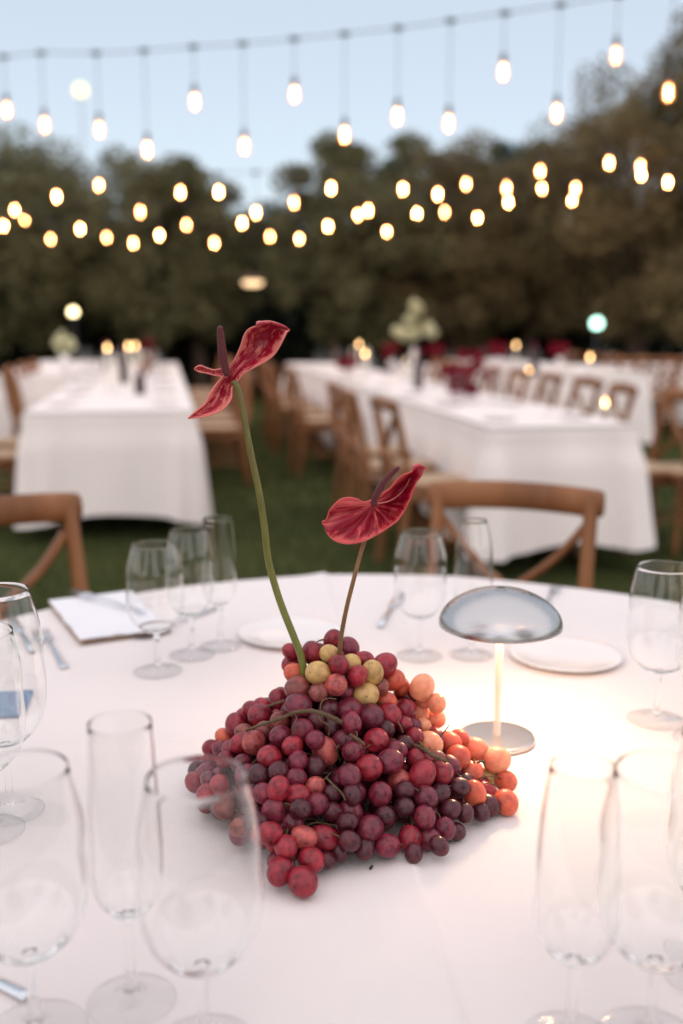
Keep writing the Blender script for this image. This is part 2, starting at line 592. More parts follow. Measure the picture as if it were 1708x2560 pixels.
# ------------------------------------------------------------------ draped cloths
def drape_rect(name, corner, along, L, W, hem, seed, label, group, matl, waves=1.0):
    """cloth over a long table; corner = near left, along = unit vector of its length"""
    al = Vector(along)
    ac = V(al.y, -al.x, 0)
    org = corner + al * (L / 2) + ac * (W / 2)
    rs = random.Random(seed)
    rc = 0.02
    pts = []
    def side(a, b, n):
        for i in range(n):
            pts.append(a + (b - a) * (i / n))
    hl, hw = L / 2, W / 2
    nl, nw = int(L * 34), int(W * 60)
    side(V(-hw, -hl, 0), V(hw, -hl, 0), nw)
    side(V(hw, -hl, 0), V(hw, hl, 0), nl)
    side(V(hw, hl, 0), V(-hw, hl, 0), nw)
    side(V(-hw, hl, 0), V(-hw, -hl, 0), nl)
    n = len(pts)
    per = 2 * (L + W)
    ph = [rs.uniform(0, 6.28) for _ in range(6)]
    rows = []
    drop = TZ - hem
    cor = [V(-hw, -hl, 0), V(hw, -hl, 0), V(hw, hl, 0), V(-hw, hl, 0)]
    s_acc = 0
    svals = []
    for i in range(n):
        svals.append(s_acc)
        s_acc += (pts[(i + 1) % n] - pts[i]).length
    for k in range(19):
        t = k / 18
        row = []
        for i in range(n):
            p = pts[i]
            nx = 1 if p.x > hw - 1e-4 else (-1 if p.x < -hw + 1e-4 else 0)
            ny = 1 if p.y > hl - 1e-4 else (-1 if p.y < -hl + 1e-4 else 0)
            dc = min((p - c).length for c in cor)
            nrm = V(nx, ny, 0)
            if nrm.length > 0:
                nrm.normalize()
            cf = math.exp(-(dc / 0.16) ** 2)
            s = svals[i] / per * 2 * math.pi
            K = round(per * 2.3)
            wv = math.sin(s * K + ph[0] + 1.3 * math.sin(s * 7 + ph[1])) * 0.6 + 0.4 * math.sin(s * round(K * 0.43) + ph[2])
            wv *= 0.55 + 0.45 * math.sin(s * 5 + ph[3])
            away = 0.025 + 0.045 * waves * wv * (0.2 + 0.8 * t) + 0.03 * t + 0.045 * cf * t
            cw = 0.03 * cf * t * math.sin(dc * 38 + ph[4])
            q = p + nrm * ((away + cw) * min(1, t * 3.2))
            z = TZ + 0.006 - drop * t
            if t == 0:
                z = TZ + 0.006
            z += (0.022 * wv + 0.03 * math.sin(s * 9) - 0.03 * cf) * t * t
            if k == 1:
                z = TZ - 0.018
                q = p + nrm * 0.012
            w_ = org + ac * q.x + al * q.y
            row.append((w_.x, w_.y, max(z, 0.012)))
        rows.append(row)
    mb = MB()
    mb.grid(rows, True)
    # top sheet: a grid with gentle rumples, its border shared in place with the skirt's first row
    nx_, ny_ = nw, nl
    tv = []
    for j in range(ny_ + 1):
        for i in range(nx_ + 1):
            x = -hw + W * i / nx_
            y = -hl + L * j / ny_
            e = min(1, min(hw - abs(x), hl - abs(y)) / 0.05)
            z = TZ + 0.006 + 0.0015 * e * math.sin(x * 21 + ph[1]) * math.sin(y * 13 + ph[2])
            w_ = org + ac * x + al * y
            tv.append((w_.x, w_.y, z))
    tf = [(j * (nx_ + 1) + i, j * (nx_ + 1) + i + 1, (j + 1) * (nx_ + 1) + i + 1, (j + 1) * (nx_ + 1) + i) for j in range(ny_) for i in range(nx_)]
    mb.add(tv, tf)
    o = mb.build('tablecloth', matl, None, True, (org.x, org.y, 0), weld=0.0008)
    tag(o, label, 'tablecloth', group)
    # the trestle table beneath
    ang = math.atan2(-al.x, al.y)
    tb = empty('banquet_table', (org.x, org.y, 0), ang)
    MB().box((-hw + .012, -hl + .012, TZ - .03), (hw - .012, hl - .012, TZ)).build('tabletop', M['table_wood'], tb, False)
    for sx in (-1, 1):
        for sy in (-1, 0, 1):
            cx, cy = sx * (hw - .12), sy * (hl - .35)
            MB().box((cx - .025, cy - .025, 0), (cx + .025, cy + .025, TZ - .031)).build('leg', M['table_wood'], tb, False)
    tag(tb, label.replace('white cloth', 'wooden table').replace('covering', 'hidden under'), 'table', 'banquet tables under the cloths')
    return org, al, ac

AL = V(-math.sin(R(10)), math.cos(R(10)), 0)
AC = V(AL.y, -AL.x, 0)
TABLES = {}
c = DZ(52, 950, TZ)
TABLES['L1'] = drape_rect('L1', c, AL, 7.6, 0.97, 0.12, 11, 'white cloth covering the long table on the left', 'tablecloths of the banquet tables', M['cloth_far'])
c = DZ(1128, 984, TZ)
TABLES['R1'] = drape_rect('R1', c, AL, 8.4, 0.76, 0.13, 12, 'white cloth covering the nearest long table on the right', 'tablecloths of the banquet tables', M['cloth_far'])
c = DZ(1300, 858, TZ)
TABLES['R2'] = drape_rect('R2', c, AL, 4.5, 0.9, 0.08, 13, 'white cloth covering the second table from the front on the right', 'tablecloths of the banquet tables', M['cloth_far'])
c = DZ(-30, 868, TZ)
TABLES['L2'] = drape_rect('L2', c, AL, 4.6, 0.95, 0.08, 14, 'white cloth covering the far table at the left edge', 'tablecloths of the banquet tables', M['cloth_far'])
c = DZ(900, 838, TZ)
TABLES['R3'] = drape_rect('R3', c, V(1, 0.08, 0).normalized(), 4.6, 0.9, 0.08, 15, 'white cloth covering the rearmost table below the trees', 'tablecloths of the banquet tables', M['cloth_far'])

# ------------------------------------------------------------------ the round table and its cloth
TC = V(0.075, 1.07, 0)
TR = 0.9
def circ3(a, b, c_):
    ax, ay, bx, by, cx, cy = a.x, a.y, b.x, b.y, c_.x, c_.y
    d = 2 * (ax * (by - cy) + bx * (cy - ay) + cx * (ay - by))
    ux = ((ax * ax + ay * ay) * (by - cy) + (bx * bx + by * by) * (cy - ay) + (cx * cx + cy * cy) * (ay - by)) / d
    uy = ((ax * ax + ay * ay) * (cx - bx) + (bx * bx + by * by) * (ax - cx) + (cx * cx + cy * cy) * (bx - ax)) / d
    return V(ux, uy, 0), math.hypot(ax - ux, ay - uy)
TC, TR = circ3(PZ(19, 1548, TZ), PZ(860, 1437, TZ), PZ(1568, 1487, TZ))
print('ROUND TABLE', TC, TR)
cr_a, cr_b = PZ(1020, 2130, TZ), PZ(1150, 2560, TZ)
cr_d = (cr_b - cr_a).normalized()
cr_n = V(-cr_d.y, cr_d.x, 0)
cr_m = cr_a - cr_d * 0.28                  # second crease crosses here

def cloth_z(x, y):
    d1 = (x - cr_a.x) * cr_n.x + (y - cr_a.y) * cr_n.y
    d2 = (x - cr_m.x) * cr_d.x + (y - cr_m.y) * cr_d.y
    def pleat(d, h):
        if d < -0.06 or d > 0.008:
            return 0.0
        return h * ((d + 0.06) / 0.06) ** 2 if d < 0 else h * (1 - d / 0.008)
    z = pleat(-d1 if cr_n.x < 0 else d1, 0.0055) + pleat(d2, 0.003)
    z += 0.0012 * math.sin(x * 9 + 1) * math.sin(y * 7.3 + 0.4) + 0.0006 * math.sin(x * 23 + y * 11)
    return z

SEG = 720
mb = MB()
rows = []
for k in range(1, 301):
    r = TR * k / 300
    rows.append([(TC.x + r * math.cos(2 * math.pi * i / SEG), TC.y + r * math.sin(2 * math.pi * i / SEG), 0) for i in range(SEG)])
rows = [[(x, y, TZ + cloth_z(x, y)) for x, y, _ in row] for row in rows]
for k in range(1, 25):
    t = k / 24
    row = []
    for i in range(SEG):
        a = 2 * math.pi * i / SEG
        wv = math.sin(a * 17 + 0.8 * math.sin(a * 5)) * 0.7 + 0.3 * math.sin(a * 29 + 1)
        r = TR + 0.008 + 0.05 * t + 0.038 * wv * t ** 0.8
        z = TZ - 0.012 - 0.66 * t
        if k == 1:
            r = TR + 0.010
            z = TZ - 0.012
        row.append((TC.x + r * math.cos(a), TC.y + r * math.sin(a), z))
    rows.append(row)
mb.grid(rows, True)
mb.add([(TC.x, TC.y, TZ + cloth_z(TC.x, TC.y))] + rows[0], [(0, 1 + i, 1 + (i + 1) % SEG) for i in range(SEG)])
o = mb.build('tablecloth', M['cloth'], None, True, (TC.x, TC.y, 0), weld=0.0003)
tag(o, 'white linen cloth covering the round table in the foreground', 'tablecloth')
tb = empty('round_table', (TC.x, TC.y, 0))
MB().lathe([(0.0005, TZ - .032), (TR - .012, TZ - .032), (TR - .006, TZ - .02), (TR - .008, TZ - .006), (TR - .015, TZ - .004), (0.0005, TZ - .004)], 64).build('tabletop', M['table_wood'], tb)
for k in range(4):
    a = 0.785 + k * 1.571
    MB().tube([(0.55 * math.cos(a), 0.55 * math.sin(a), 0), (0.45 * math.cos(a), 0.45 * math.sin(a), TZ - .033)], 0.022, 10).build('leg', M['table_wood'], tb)
tag(tb, 'round dining table hidden under the foreground white cloth', 'table')

def on_table(px, py):
    p = PZ(px, py, TZ)
    p.z = TZ + max(cloth_z(p.x, p.y), 0) + 0.0006
    return p

# ------------------------------------------------------------------ chairs
def make_chair():
    t = empty('cross_back_chair', (0, 0, 0))
    W = M['wood']
    # seat
    mb = MB()
    out = [(-.19, -.2), (.19, -.2), (.215, -.05), (.22, .12), (.2, .205), (.1, .225), (-.1, .225), (-.2, .205), (-.22, .12), (-.215, -.05)]
    rows = []
    for f, z in ((0.05, .462), (0.8, .462), (0.96, .464), (1.0, .455), (1.0, .435), (0.96, .428), (0.05, .43)):
        rows.append([(x * f, y * f, z) for x, y in out])
    mb.grid(rows, True, True)
    st = mb.build('seat', W, t)
    wv = MB()
    wv.grid([[(x * f, y * f, z) for x, y in out] for f, z in ((0.84, .4625), (0.8, .468), (0.05, .4695))], True, True)
    wv.build('woven_panel', M['rattan'], st)
    posts = []
    for s in (-1, 1):
        pts = spline([(s * .175, -.235, 0), (s * .175, -.205, .25), (s * .175, -.19, .45), (s * .174, -.215, .66), (s * .176, -.265, .865)], 5)
        MB().rtube(pts, .0165, 10, (0, 1, 0), .02).build('back_post', W, t)
        posts.append(pts)
        MB().tube(spline([(s * .2, .19, 0), (s * .19, .175, .25), (s * .185, .17, .435)], 4), [.014 + .0006 * i for i in range(9)], 10).build('leg', W, t)
    # top rail, curved back and rounded at the ends
    pts = [(x, -.267 - .010 * (1 - (x / .18) ** 2), .852 + .008 * (1 - (x / .18) ** 2)) for x in [-.18 + .36 * i / 14 for i in range(15)]]
    MB().tube([(-.204, -.2665, .852), (-.2025, -.2666, .852), (-.196, -.2667, .852)] + pts + [(.196, -.2667, .852), (.2025, -.2666, .852), (.204, -.2665, .852)], [.012, .018, .0205] + [.022] * 15 + [.0205, .018, .012], 16, (0, 0, 1), [.02, .027, .031] + [.033] * 15 + [.031, .027, .02]).build('top_rail', W, t)
    # crossed back braces
    for s in (-1, 1):
        p = spline([(s * .165, -.262, .80), (s * .1, -.262, .72), (0, -.262 + s * .008, .635), (-s * .09, -.235, .56), (-s * .165, -.2, .475)], 5)
        MB().tube(p, .010, 8, (0, 1, 0), .018).build('cross_brace', W, t)
    MB().tube([(-.185, -.2, .40), (.185, -.2, .40)], .01, 8, (0, 0, 1), .022).build('apron', W, t)
    MB().tube([(-.185, .17, .40), (.185, .17, .40)], .01, 8, (0, 0, 1), .022).build('apron', W, t)
    for s in (-1, 1):
        MB().tube([(s * .186, -.195, .40), (s * .185, .17, .40)], .01, 8, (0, 0, 1), .022).build('apron', W, t)
        MB().tube([(s * .187, -.215, .18), (s * .194, .18, .18)], .009, 8).build('stretcher', W, t)
    MB().tube([(-.19, 0, .18), (.19, 0, .18)], .009, 8).build('stretcher', W, t)
    return t

proto = make_chair()
chair_used = [False]
def chair(x, y, facing, label, group=None):
    """facing = direction (radians, from +x) that the sitter looks"""
    o = proto if not chair_used[0] else copy_tree(proto)
    chair_used[0] = True
    o.location = (x, y, 0)
    o.rotation_euler = (0, 0, facing - math.pi / 2)
    tag(o, label, 'chair', group)
    return o

def chair_to(x, y, tx, ty, label, group=None):
    return chair(x, y, math.atan2(ty - y, tx - x), label, group)

chair_to(0.315, 2.02, TC.x - .05, TC.y - 0.05, 'cross-back wooden chair just behind the table lamp', 'chairs at the round table')
chair_to(-0.575, 1.85, TC.x, TC.y - 0.1, 'cross-back wooden chair behind the folded napkin at the left edge', 'chairs at the round table')

def row_chairs(key, side, ts, labels, group, gap=0.24, seed=0):
    org, al, ac = TABLES[key]
    W = {'L1': .97, 'R1': .76, 'R2': .9, 'L2': .95, 'R3': .9}[key]
    L = {'L1': 7.6, 'R1': 8.4, 'R2': 4.5, 'L2': 4.6, 'R3': 4.6}[key]
    rs = random.Random(seed)
    for t, lb in zip(ts, labels):
        p = org + al * (t - L / 2) + ac * (side * (W / 2 + gap + rs.uniform(-.03, .06)))
        f = -ac * side
        chair(p.x, p.y, math.atan2(f.y, f.x) + rs.uniform(-.1, .1), lb, group)
ORD = ['nearest', 'second nearest', 'third nearest', 'fourth', 'fifth', 'sixth', 'seventh', 'eighth', 'ninth', 'tenth', 'eleventh', 'twelfth']
row_chairs('R1', -1, [0.3, 0.92, 1.6, 3.7, 4.4, 5.1, 5.8, 6.5], [f'wooden chair, {ORD[i]} along the aisle side of the right table' for i in range(8)], 'chairs along the right table, aisle side', 0.23, 1)
row_chairs('R1', 1, [0.55 + 0.66 * i for i in range(9)], [f'wooden chair, {ORD[i]} along the far side of the right table' for i in range(9)], 'chairs along the right table, far side', 0.25, 2)
row_chairs('L1', 1, [2.0 + 0.66 * i for i in range(8)], [f'wooden chair, {ORD[i]} along the aisle side of the left table' for i in range(8)], 'chairs along the left table, aisle side', 0.24, 3)
row_chairs('L1', -1, [0.55, 1.25, 2.9, 3.6, 4.3, 5.0], [f'wooden chair, {ORD[i]} along the far side of the left table' for i in range(6)], 'chairs along the left table, far side', 0.26, 4)
row_chairs('L2', 1, [0.5 + 0.66 * i for i in range(6)], [f'wooden chair, {ORD[i]} along the far left table' for i in range(6)], 'chairs along the far left table', 0.25, 5)
row_chairs('R2', 1, [0.5 + 0.66 * i for i in range(5)], [f'wooden chair, {ORD[i]} along the outer side of the second right table' for i in range(5)], 'chairs along the second right table', 0.25, 6)
b = DZ(1570, 1075, 0.46)
chair(b.x + .05, b.y, R(190), 'wooden chair standing alone at the right edge beside the right table')
for i, px in enumerate((1435, 1500, 1560)):
    b = DY(px, 845, 11.6)
    chair(b.x, 11.6 + .1 * i, R(95 + 8 * i), f'wooden chair, {["leftmost", "middle", "rightmost"][i]} of three beyond the second right table', 'three far chairs at right')

# ------------------------------------------------------------------ things on the far tables
def glass_profile(h, stem, rb, rr, rf, kind='wine'):
    if kind == 'wine':
        bowl = [(0.006, 0.0), (0.45 * rb, 0.035), (0.78 * rb, 0.13), (0.95 * rb, 0.25), (rb, 0.38), (0.97 * rb, 0.55), (0.88 * rb + 0.12 * rr, 0.72), (rr, 1.0)]
    else:
        bowl = [(0.006, 0.0), (0.5 * rb, 0.04), (0.82 * rb, 0.11), (0.97 * rb, 0.2), (rb, 0.3), (0.97 * rb, 0.5), (0.9 * rb, 0.75), (rr, 1.0)]
    bh = h - stem
    outer = spline([(r, stem + t * bh, 0) for r, t in bowl], 5)
    return [(p.x, p.y) for p in outer]

far_glass_mesh = None
def simple_glass(parent_loc, label, group, h=0.2):
    global far_glass_mesh
    if far_glass_mesh is None:
        mb = MB()
        prof = [(0.001, 0.001), (0.034, 0.001), (0.034, 0.003), (0.008, 0.006), (0.004, 0.015), (0.004, 0.07)] + glass_profile(0.2, 0.07, 0.04, 0.032, 0.034)
        mb.lathe(prof, 16)
        o = mb.build('wine_glass', M['far_glass'])
        far_glass_mesh = o
    else:
        o = far_glass_mesh.copy()
        COL.objects.link(o)
    o.location = parent_loc
    o.scale = (1, 1, h / 0.2)
    tag(o, label, 'glass', group)
    return o

M['flame'] = emit_mat('candle_flame', (1.0, 0.58, 0.24), 13)
flame_proto = [None]
def candle(p, h, label, group, lit=True):
    key = flame_proto[0]
    t = empty('candle', p)
    tag(t, label, 'candle', group)
    MB().lathe([(0.001, 0), (0.04, 0), (0.04, 0.006), (0.014, 0.012), (0.013, 0.05), (0.016, 0.055), (0.001, 0.055)], 14).build('holder', M['porcelain'], t)
    MB().lathe([(0.011, 0.05), (0.0105, h), (0.008, h + .003), (0.001, h + .002)], 12).build('wax_stick', M['wax'], t)
    if lit:
        MB().lathe([(0.001, h + .006), (0.009, h + .016), (0.0115, h + .026), (0.007, h + .044), (0.001, h + .062)], 10).build('flame', M['flame'], t)
    return t

def votive(p, label, group):
    t = empty('tealight', p)
    tag(t, label, 'candle', group)
    MB().lathe([(0.001, 0.001), (0.03, 0.001), (0.034, 0.06), (0.032, 0.06), (0.028, 0.006), (0.001, 0.006)], 16).build('cup', M['far_glass'], t)
    MB().lathe([(0.024, 0.006), (0.024, 0.03), (0.001, 0.03)], 14).build('wax_stick', M['wax'], t)
    MB().lathe([(0.001, 0.032), (0.009, 0.044), (0.011, 0.052), (0.006, 0.068), (0.001, 0.08)], 10).build('flame', M['flame'], t)

def bouquet(p, rx, h, m, n, leaf, seed, label, group=None, vase=0.16, vm=None):
    t = empty('flower_arrangement', p)
    tag(t, label, 'flowers', group)
    MB().lathe([(0.001, 0), (0.035, 0), (0.05, vase * .4), (0.042, vase * .8), (0.03, vase), (0.026, vase), (0.036, vase * .7), (0.03, 0.01), (0.001, 0.01)], 18).build('vase', vm or M['porcelain'], t)
    crown_mesh(seed, n, rx, (h - vase) * 0.5, leaf, 14, c=(0, 0, vase + (h - vase) * 0.45)).build('blooms', m, t, smooth=False)
    sb = MB()
    rs = random.Random(seed)
    for k in range(9):
        a = rs.uniform(0, 6.28)
        sb.tube([(0, 0, vase * .6), (math.cos(a) * rx * .4, math.sin(a) * rx * .4, vase + (h - vase) * .5)], 0.003, 5)
    sb.build('stems', M['blade'], t)

def tp(px, py):
    p = DZ(px, py, TZ + 0.008)
    return p

M['bottle'] = simple('dark_wine_bottle', (0.035, 0.006, 0.012), 0.15, var=0.1)
def bottle(p, label, h=0.31):
    t = empty('wine_bottle', p)
    tag(t, label, 'bottle', 'dark wine bottles on the tables')
    MB().lathe([(0.001, 0.002), (0.036, 0.0), (0.038, 0.01), (0.038, h * .58), (0.03, h * .67), (0.016, h * .74), (0.0145, h * .97), (0.001, h * .97)], 18).build('body', M['bottle'], t)
    MB().lathe([(0.0155, h * .86), (0.0165, h * .87), (0.0165, h), (0.001, h + .001)], 14).build('capsule', M['burgundy_cloth'], t)
bottle(tp(960, 893), 'dark wine bottle standing halfway along the right table')
bottle(tp(1226, 862), 'dark wine bottle on the second right table')
bottle(tp(285, 880), 'dark wine bottle among the candles on the left table')
bottle(tp(322, 905), 'dark wine bottle nearest the front of the left table', 0.2)
bottle(tp(245, 850), 'dark wine bottle farthest back on the left table')

bouquet(tp(950, 832), 0.24, 0.78, M['pale_bloom'], 1400, 0.045, 5, 'loose pale green flower arrangement at the far end of the right table', None, 0.2)
bouquet(tp(150, 858), 0.09, 0.42, M['pale_bloom'], 300, 0.04, 6, 'pale green flower arrangement on the far left table', None, 0.2)
for i, (px, py, lb) in enumerate([(335, 822, 'dark red flowers at the back of the left table'), (900, 845, 'dark red flowers left of the pale green arrangement'), (1000, 842, 'dark red flowers right of the pale green arrangement'),
                                  (1140, 838, 'dark red flowers in the middle of the rearmost table'), (1285, 838, 'dark red flowers at the right of the rearmost table'), (803, 868, 'small dark red flowers at the middle of the right table'), (1085, 924, 'tall dark red flower cluster on the near end of the right table'), (1045, 912, 'low dark red flower cluster left of the tall one on the right table')]):
    bouquet(tp(px, py), 0.12 if i < 6 else 0.15, 0.3 if i < 5 else (0.2, 0.34, 0.22)[i - 5], M['red_bloom'], 350 if i < 6 else 900, 0.03 if i < 6 else 0.022, 40 + i, lb, 'dark red flower arrangements', 0.1 if i < 6 else 0.05)

for i, (px, py, h, lb) in enumerate([(250, 875, .26, 'tall white taper candle at the back left of the left table'), (298, 872, .27, 'tall white taper candle in the middle of the left table'), (313, 858, .25, 'white taper candle just behind the middle one'),
                                     (268, 905, .28, 'white taper candle nearest the front of the left table')]):
    candle(tp(px, py), h, lb, 'taper candles on the left table', i < 3)
for i, (px, py, fl, lb) in enumerate([(824, 851, 790, 'lit taper candle far along the right table'), (930, 880, 827, 'lit taper candle beside the dark bottle on the right table'), (1183, 846, 792, 'lit taper candle on the rearmost table'),
                                 (1352, 872, 820, 'lit taper candle on the second right table'), (838, 870, 812, 'dim lit candle beside the far right-table candle')]):
    p = tp(px, py)
    d = PY(px * 1.0893, fl * 1.0893, p.y)
    candle(p, max(0.08, d.z - p.z - 0.03), lb, 'taper candles on the right tables')
for i, (key, tt, off, h, where) in enumerate([('R1', 1.6, .02, .2, 'nearest right table'), ('R1', 2.9, -.05, .26, 'nearest right table'), ('R1', 3.6, .06, .22, 'nearest right table'), ('R1', 4.9, 0, .27, 'nearest right table'), ('R1', 6.0, .05, .24, 'nearest right table'),
                                              ('L1', 1.3, .08, .24, 'left long table'), ('L1', 1.75, -.1, .29, 'left long table'), ('L1', 3.4, .1, .27, 'left long table'), ('L1', 4.6, -.05, .25, 'left long table')]):
    org, al, ac = TABLES[key]
    q = org + al * (tt - {'R1': 4.2, 'L1': 3.8}[key]) + ac * off
    candle(V(q.x, q.y, TZ + .0085), h, f'unlit white taper candle, {["first", "second", "third", "fourth", "fifth"][i if i < 5 else i - 5]} from the front on the {where}', 'unlit taper candles', False)
votive(tp(1195, 875), 'left of the two tealights on the right table', 'tealights on the right table')
votive(tp(1214, 862), 'right of the two tealights on the right table', 'tealights on the right table')
votive(tp(1388, 946), 'tealight at the near end of the right table', 'tealights on the right table')

ORD2 = ['first', 'second', 'third', 'fourth', 'fifth', 'sixth', 'seventh', 'eighth']
def far_setting(key, t, side, rs, where, seat):
    org, al, ac = TABLES[key]
    L = {'L1': 7.6, 'R1': 8.4, 'R2': 4.5, 'L2': 4.6, 'R3': 4.6}[key]
    W = {'L1': .97, 'R1': .76, 'R2': .9, 'L2': .95, 'R3': .9}[key]
    def at(a, b):
        p = org + al * (t - L / 2 + a) + ac * (side * (W / 2 - b))
        return V(p.x, p.y, TZ + 0.0085)
    sd = ('right' if side > 0 else 'left') if key != 'R3' else 'front'
    spot = f'{ORD2[seat]} setting, {sd} side of {where}'
    simple_glass(at(0.13, 0.27), f'taller wine glass, {spot}', f'glasses on {where}', rs.uniform(.2, .22))
    simple_glass(at(0.2, 0.22), f'lower wine glass, {spot}', f'glasses on {where}', rs.uniform(.16, .18))
    n = plate_copy()
    n.location = at(0, 0.16)
    tag(n, f'white plate, {spot}', 'plate', f'plates on {where}')

plate_proto = [None]
def plate_copy():
    if plate_proto[0] is None:
        prof = [(0.001, 0.001), (0.045, 0.0008), (0.05, 0.003), (0.075, 0.006), (0.0835, 0.0085), (0.0845, 0.0093), (0.0835, 0.0098), (0.074, 0.0077), (0.055, 0.0048), (0.05, 0.004), (0.001, 0.0038)]
        plate_proto[0] = MB().lathe(prof, 64).build('bread_plate', M['porcelain'])
        return plate_proto[0]
    o = plate_proto[0].copy()
    COL.objects.link(o)
    return o
rs = random.Random(5)
for i in range(7):
    far_setting('L1', 0.5 + i * 1.0, 1, rs, 'the left long table', i)
    far_setting('L1', 0.55 + i * 1.0, -1, rs, 'the left long table', i)
for i in range(8):
    far_setting('R1', 0.35 + i * 0.95, -1, rs, 'the nearest right table', i)
    far_setting('R1', 0.4 + i * 0.95, 1, rs, 'the nearest right table', i)
for i in range(4):
    far_setting('R2', 0.4 + i * 1.0, -1, rs, 'the second right table', i)
    far_setting('R3', 0.4 + i * 1.0, 1, rs, 'the rearmost table', i)
    far_setting('L2', 0.4 + i * 1.0, 1, rs, 'the far left table', i)

# ------------------------------------------------------------------ string lights
BULB_S = 210
FILS = [emit_mat('glowing_filament', (1.0, 0.56, 0.26), BULB_S * k) for k in (0.5, 0.8, 1.1)]
FILS_NEAR = [emit_mat('glowing_near_filament', (1.0, 0.56, 0.26), BULB_S * k) for k in (0.2, 0.3, 0.42)]
M['filament'] = FILS[1]
def bulb_glass():
    m = thin_glass('amber_bulb_glass', (1.0, 0.7, 0.48), (1.0, 0.5, 0.3))
    n, l = m.node_tree.nodes, m.node_tree.links
    e = n.new('ShaderNodeEmission')                     # the lit bulb's envelope glows a little itself
    e.inputs[0].default_value = (1, 0.42, 0.16, 1)
    e.inputs[1].default_value = 0.9
    ad = n.new('ShaderNodeAddShader')
    out = [x for x in n if x.type == 'OUTPUT_MATERIAL'][0]
    mx = [x for x in n if x.type == 'MIX_SHADER'][0]
    l.new(mx.outputs[0], ad.inputs[0])
    l.new(e.outputs[0], ad.inputs[1])
    l.new(ad.outputs[0], out.inputs[0])
    m.cycles.emission_sampling = 'NONE'
    return m
M['bulb_glass'] = bulb_glass()
bulb_parts = {}
def pendant(p, top, label, group, s=1.0):
    """p = middle of the bulb, top = where the cord meets the cable"""
    t = empty('hanging_bulb', p)
    tag(t, label, 'light bulb', group)
    if 'glass' not in bulb_parts:
        bulb_parts['glass'] = MB().lathe([(0.001, -.058), (0.02, -.053), (0.03, -.036), (0.033, -.015), (0.029, .015), (0.019, .048), (0.014, .066)], 20).build('glass_bulb', M['bulb_glass'], t)
        bulb_parts['fil'] = MB().lathe([(0.001, -.042), (0.007, -.038), (0.0085, -.01), (0.008, .022), (0.005, .038), (0.001, .04)], 12).build('filament', M['filament'], t)
        bulb_parts['sock'] = MB().lathe([(0.015, .06), (0.02, .066), (0.02, .115), (0.009, .13), (0.001, .131)], 14).build('socket', M['socket'], t)
        obs = [bulb_parts[k] for k in ('glass', 'fil', 'sock')]
    else:
        obs = []
        for k in ('glass', 'fil', 'sock'):
            c_ = bulb_parts[k].copy()
            COL.objects.link(c_)
            c_.parent = t
            obs.append(c_)
    for c_ in obs:
        c_.scale = (s, s, s)
        if c_.name.startswith('filament'):
            c_.material_slots[0].link = 'OBJECT'
            c_.material_slots[0].material = (FILS_NEAR if 6 < p.y < 9 else FILS)[int(abs(p.x * 977 + p.z * 331)) % 3]
    d = top - p
    if d.z > 0.14 * s:
        MB().tube([(0, 0, .128 * s), (d.x, d.y, d.z)], 0.003, 6).build('cord', M['cable'], t)
    return t

def light_string(cpts, bulbs, ydist, label, where, s=1.0, ends=(-140, 1720)):
    """cpts: cable points in view px; bulbs: view px of each bulb; ydist(px) -> forward distance"""
    t = empty('light_string_cable', DY(*cpts[0], ydist(cpts[0][0])))
    tag(t, label, 'cable')
    base = t.location.copy()
    pts = spline([DY(x, y, ydist(x)) for x, y in cpts], 8)
    MB().tube(pts, 0.0042, 6).build('wire', M['cable'], t, origin=base)
    xs = [c_[0] for c_ in cpts]
    bulbs = sorted(bulbs)
    n = len(bulbs)
    for i, (bx, by) in enumerate(bulbs):
        y = ydist(bx)
        p = DY(bx, by, y)
        # where the cord meets the cable: same x
        best = min(pts, key=lambda q: abs(q.x - p.x))
        j = pts.index(best)
        k = j + 1 if (best.x <= p.x and j + 1 < len(pts)) else max(j - 1, 0)
        q2 = pts[k]
        f = 0 if abs(q2.x - best.x) < 1e-6 else (p.x - best.x) / (q2.x - best.x)
        top = best + (q2 - best) * max(0, min(1, f))
        p.y = top.y
        nm = f'{i + 1}' 
        ords = ['first', 'second', 'third', 'fourth', 'fifth', 'sixth', 'seventh', 'eighth', 'ninth', 'tenth', 'eleventh', 'twelfth', 'thirteenth', 'fourteenth', 'fifteenth', 'sixteenth', 'seventeenth']
        pendant(p, top, f'glowing filament bulb, {ords[i]} from the left on the {where}', f'bulbs on the {where}', s)
        MB().rtube([(top.x - .02, top.y, top.z), (top.x + .02, top.y, top.z)], 0.019, 8).build('cable_clip', M['cable'], t, origin=base)

near_c = [(-230, 150), (-100, 137), (8, 130), (103, 121), (220, 122), (333, 116), (446, 107), (558, 100), (676, 89), (795, 77), (913, 64), (1036, 47), (1160, 30), (1290, 10), (1421, -12), (1545, -36), (1700, -70)]
near_b = [(15, 252), (102, 286), (228, 297), (338, 343), (447, 233), (561, 335), (676, 216), (791, 310), (912, 267), (1030, 283), (1155, 165), (1277, 260), (1413, 128), (1533, 213)]
light_string(near_c, near_b, lambda x: 8.6 - 0.0008 * x, 'thin dark cable crossing the pale sky with hanging bulbs', 'near string against the sky', 1.0)
s2 = [(130, 451), (227, 425), (322, 486), (414, 442), (502, 440), (588, 488), (675, 465), (760, 432), (845, 483), (925, 434), (1005, 446), (1070, 422), (1163, 431), (1240, 393), (1321, 433), (1398, 374), (1470, 382)]
light_string([(-200, 392), (100, 398), (450, 398), (800, 388), (1150, 366), (1500, 330), (1720, 300)], s2, lambda x: 11.4 - 0.0006 * x, 'dark cable of the middle light string before the trees', 'middle string before the trees', 0.9)
s3 = [(34, 482), (184, 525), (245, 545), (366, 540), (428, 516), (556, 512), (620, 543), (753, 519), (822, 493), (957, 490), (1021, 487), (1167, 464), (1244, 433), (1533, 418)]
